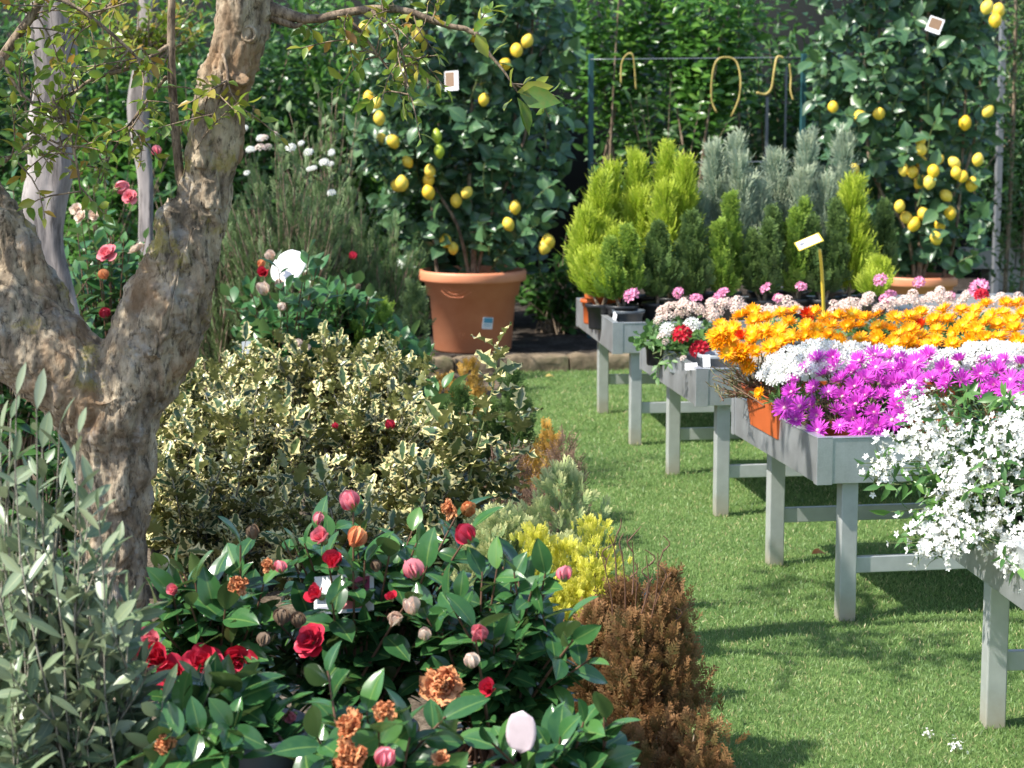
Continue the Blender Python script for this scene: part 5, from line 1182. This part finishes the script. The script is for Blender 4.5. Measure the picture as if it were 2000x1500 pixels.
for i, (lb, xa, xb, px, Z) in enumerate(OR):
    b = tp(2, px + 15, Z); t = empty('orange_daisies', lb, 'daisies', b, 'orange daisies in the trough')
    succulent(t, b + UP * .15, (.2, .14, .13), 90, b + UP * .1)
    ff = spread(xa, xb, otop, obot, 40, 23)
    for (x, y) in ff:
        f = (y - otop(x)) / max(1, obot(x) - otop(x)); z = Z + .12 - .26 * f
        inst(pick(DA_R) if rng.random() < .07 else pick(DA_O), 'flower', t, P(x, y, z), nz(np.array([-.35, -.3 - .5 * f, .9]) + rng.normal(size=3) * .28), U(.062, .086))
    if i == 0:
        for (x, y) in ((1408, 648), (1420, 660), (1436, 680), (1448, 692), (1455, 705), (1398, 658), (1440, 700), (1462, 715)): inst(pick(DA_O), 'flower', t, P(x, y, Z - .12), nz(np.array([-.7, -.6, .45]) + rng.normal(size=3) * .2), .07)
        inst(DA_O[0], 'flower', t, P(1640, 676, 7.12), (-.3, -.9, .3), .075)
c = tp(2, 1700, 7.37); c = np.array([c[0], c[1], FLOOR[2]]) + UX * .02
t = empty('flower_trough', 'long orange plastic trough under the orange daisies', 'trough', c)
rect_pot(c, UX, UV, .98, .2, .14).obj('shell', [MT['orangepot'], MT['soil']], t, smooth=False)
# cracked orange rectangular pot at the left end, holding the white candytuft
c = np.array([PX(1512, 7.16) + .03, 7.16, FLOOR[2]]); t = empty('planter', 'cracked bright orange planter at the left end of the table', 'planter', c)
rect_pot(c, UV, UX, .4, .16, .135, .86).obj('shell', [MT['orangepot'], MT['soil']], t, smooth=False)
inst(DA_O[2], 'loose_flower', t, P(1484, 768, 6.97), (-.75, -.6, .3), .05)
wt = lambda x: np.interp(x, [1490, 1540, 1600, 1750, 1990], [715, 685, 672, 690, 672]); wb = lambda x: np.interp(x, [1490, 1540, 1600, 1750, 1990], [740, 748, 725, 715, 720])
for lb, xa, xb, px, Z in (('white candytuft over the cracked orange planter', 1490, 1640, 1560, 7.0), ('white candytuft behind the magenta daisies, middle', 1640, 1830, 1740, 7.03), ('white candytuft at the right edge behind the magenta daisies', 1830, 2010, 1920, 7.06)):
    b = tp(2, px, Z); t = empty('white_candytuft', lb, 'candytuft', b, 'white candytuft on the flower table'); g, g2 = pot_geo(b, .075, .1, .8, True, 28); p = g.obj('pot', MT['blackpot'], t); g2.obj('soil', MT['soil'], p, base=b)
    leafy_dome(t, b + UP * .12, (.17, .12, .09), 50, 'pel', 'olive', .035, 9, 40, base=b + UP * .08)
    for (x, y) in spread(xa, xb, wt, wb, 22, 19): inst(pick(H_WHITE), 'flower_head', t, P(x, y, Z + .06 - .0035 * (y - wt(x))), nz(np.array([-.15, -.35, 1]) + rng.normal(size=3) * .15), U(.055, .078))
mt = lambda x: np.interp(x, [1535, 1580, 1650, 1750, 1890], [730, 705, 695, 690, 705]); mb = lambda x: np.interp(x, [1535, 1580, 1650, 1750, 1800, 1890], [800, 850, 850, 830, 760, 745])
MAG = [('magenta daisies cascading over the front left corner of the tray', 1530, 1755, 1650, 6.83, mt, mb, 40), ('magenta daisies right of the corner plant, above the white jasmine', 1755, 1885, 1815, 6.85, mt, mb, 16), ('magenta daisies at the right edge of the picture', 1915, 2030, 1975, 6.88, lambda x: 700, lambda x: 765, 16)]
for lb, xa, xb, px, Z, ft, fb, n in MAG:
    b = tp(2, px, Z); t = empty('magenta_daisies', lb, 'daisies', b, 'magenta daisies on the flower table'); g, g2 = pot_geo(b, .08, .1, .8, True, 28); p = g.obj('pot', MT['orangepot'], t); g2.obj('soil', MT['soil'], p, base=b)
    succulent(t, b + UP * .1, (.17 if n > 20 else .12, .15, .12), 110 if n > 20 else 70, b + UP * .08)
    for (x, y) in spread(xa, xb, ft, fb, int(n * 1.05), 29):
        f = (y - ft(x)) / max(1, fb(x) - ft(x)); z = Z + .1 - .27 * f
        inst(pick(DA_M), 'flower', t, P(x, y, z), nz(np.array([-.3, -.4 - .6 * f, .8 - .3 * f]) + rng.normal(size=3) * .3), U(.062, .098))

# ------------------------------------------------------------------ white jasmine on the nearest table
b = np.array([1.36, 5.4, FLOOR[1]]); t = potted('white_jasmine', 'big trailing white jasmine overflowing the nearest table', 'jasmine', b, .13, .14, 'blackpot', None)
tips = []
for (x, y, z) in ((1690, 905, 5.25), (1720, 950, 5.2), (1700, 930, 5.3), (1760, 1050, 5.15), (1790, 1065, 5.1), (1840, 1075, 5.1), (1740, 1000, 5.2), (1820, 1010, 5.1), (1900, 1040, 5.0), (1960, 1090, 4.9), (1990, 1110, 4.9), (1750, 870, 5.3), (1780, 830, 5.35), (1770, 780, 5.45), (1850, 800, 5.4), (1900, 770, 5.45), (1950, 780, 5.4), (1990, 800, 5.3), (1860, 880, 5.2), (1920, 900, 5.1), (1960, 950, 5.0), (1890, 960, 5.05), (1810, 930, 5.15), (1980, 880, 5.1), (2040, 900, 5.1), (2060, 1000, 5.0)): tips.append(P(x, y, z))
tips = np.concatenate([np.array(tips), ell_tips(90, b + np.array([-.05, -.12, .16]), (.36, .3, .3), .5, -.7)])
pa = shoots(b + UP * .12, tips, 8, .06, .45, 1.15); g = Geo(); tubes(g, pa, rope_r(pa, .004, .0012), 5); g.obj('stems', MT['greenstem'], t)
Pp, D, N, r = along(pa, 17, .3, 1, 58, -.1, .6, .4, .5); g = Geo(); put(g, T['jas'], Pp, D, N, U(.03, .062, len(Pp)), 0, r); g.obj('foliage', MT['jasleaf'], t)
JF = [(1755, 775), (1775, 770), (1790, 785), (1760, 800), (1780, 805), (1770, 825), (1790, 845), (1775, 850), (1760, 865), (1790, 870), (1810, 850), (1830, 840), (1800, 890), (1825, 880), (1845, 865), (1780, 880), (1850, 900), (1700, 900), (1690, 915), (1720, 890), (1860, 920), (1880, 900), (1900, 890), (1920, 870), (1930, 850), (1945, 830), (1960, 820), (1975, 810), (1950, 860), (1965, 880), (1840, 930), (1870, 940), (1895, 930), (1910, 915), (1930, 900), (1850, 955), (1880, 965), (1830, 970), (1990, 860), (1995, 900), (1760, 1045), (1790, 1055), (1770, 1065), (1800, 1030), (1820, 1040), (1840, 1020), (1850, 1040), (1820, 1015), (1860, 1055), (1840, 1065), (1875, 1035), (1810, 1075), (1930, 1050), (1945, 1070), (1955, 1090), (1965, 1110), (1980, 1060), (1990, 1030), (1975, 1085), (1995, 1000), (1960, 960), (1985, 950), (1940, 1020), (1910, 1000), (1900, 975), (1930, 960), (1870, 1000), (1890, 1050), (1860, 985), (1690, 925), (1985, 790), (1800, 1050)]
tipsP = np.array([P(x, y, 5.0) for x, y in JF])
for (x, y) in [(x + 22 + U(-14, 14), y + U(-12, 12)) for (x, y) in JF]:
    Z = 5.42 - .0009 * (y - 770) - .00055 * (x - 1750) - .06
    inst(pick(H_JAS), 'flower_cluster', t, P(x, y, Z), nz(np.array([-.35, -.65, .5]) + rng.normal(size=3) * .35), U(.046, .078))

# ------------------------------------------------------------------ little things on the lawn
def litter(label, px, py, mesh, s, nrm=(.1, -.2, 1), name='fallen_flower'):
    c = G(px, py); o = inst(mesh, name, None, c + UP * .022, nrm, s, pbase=np.zeros(3)); tag(o, label, 'fallen flower')
litter('white fallen flower on the lawn near the bottom right', 1810, 1448, H_JAS[0], .022)
litter('pale fallen petals on the lawn at the bottom edge', 1868, 1475, H_JAS[1], .034)
g = Geo(); c = G(1585, 1095) + UP * .025; put(g, leaf_t(5, 6, .3, .5, .6, .3, .1, 2), c[None], np.array([[1., .3, .2]]), np.array([[0, -.3, 1.]]), .06); o = g.obj('fallen_leaf', MT['p_wilt'], base=c); tag(o, 'curled rusty leaf on the lawn by a table leg', 'fallen leaf')
g = Geo(); c = G(1065, 742) + UP * .02; put(g, leaf_t(5, 6, .3, .5, .6, .3, .1, 2), c[None], np.array([[1., .3, .2]]), np.array([[0, -.3, 1.]]), .06); o = g.obj('fallen_leaf', MT['raffia'], base=c); tag(o, 'yellow leaf lying on the lawn near the kerb', 'fallen leaf')
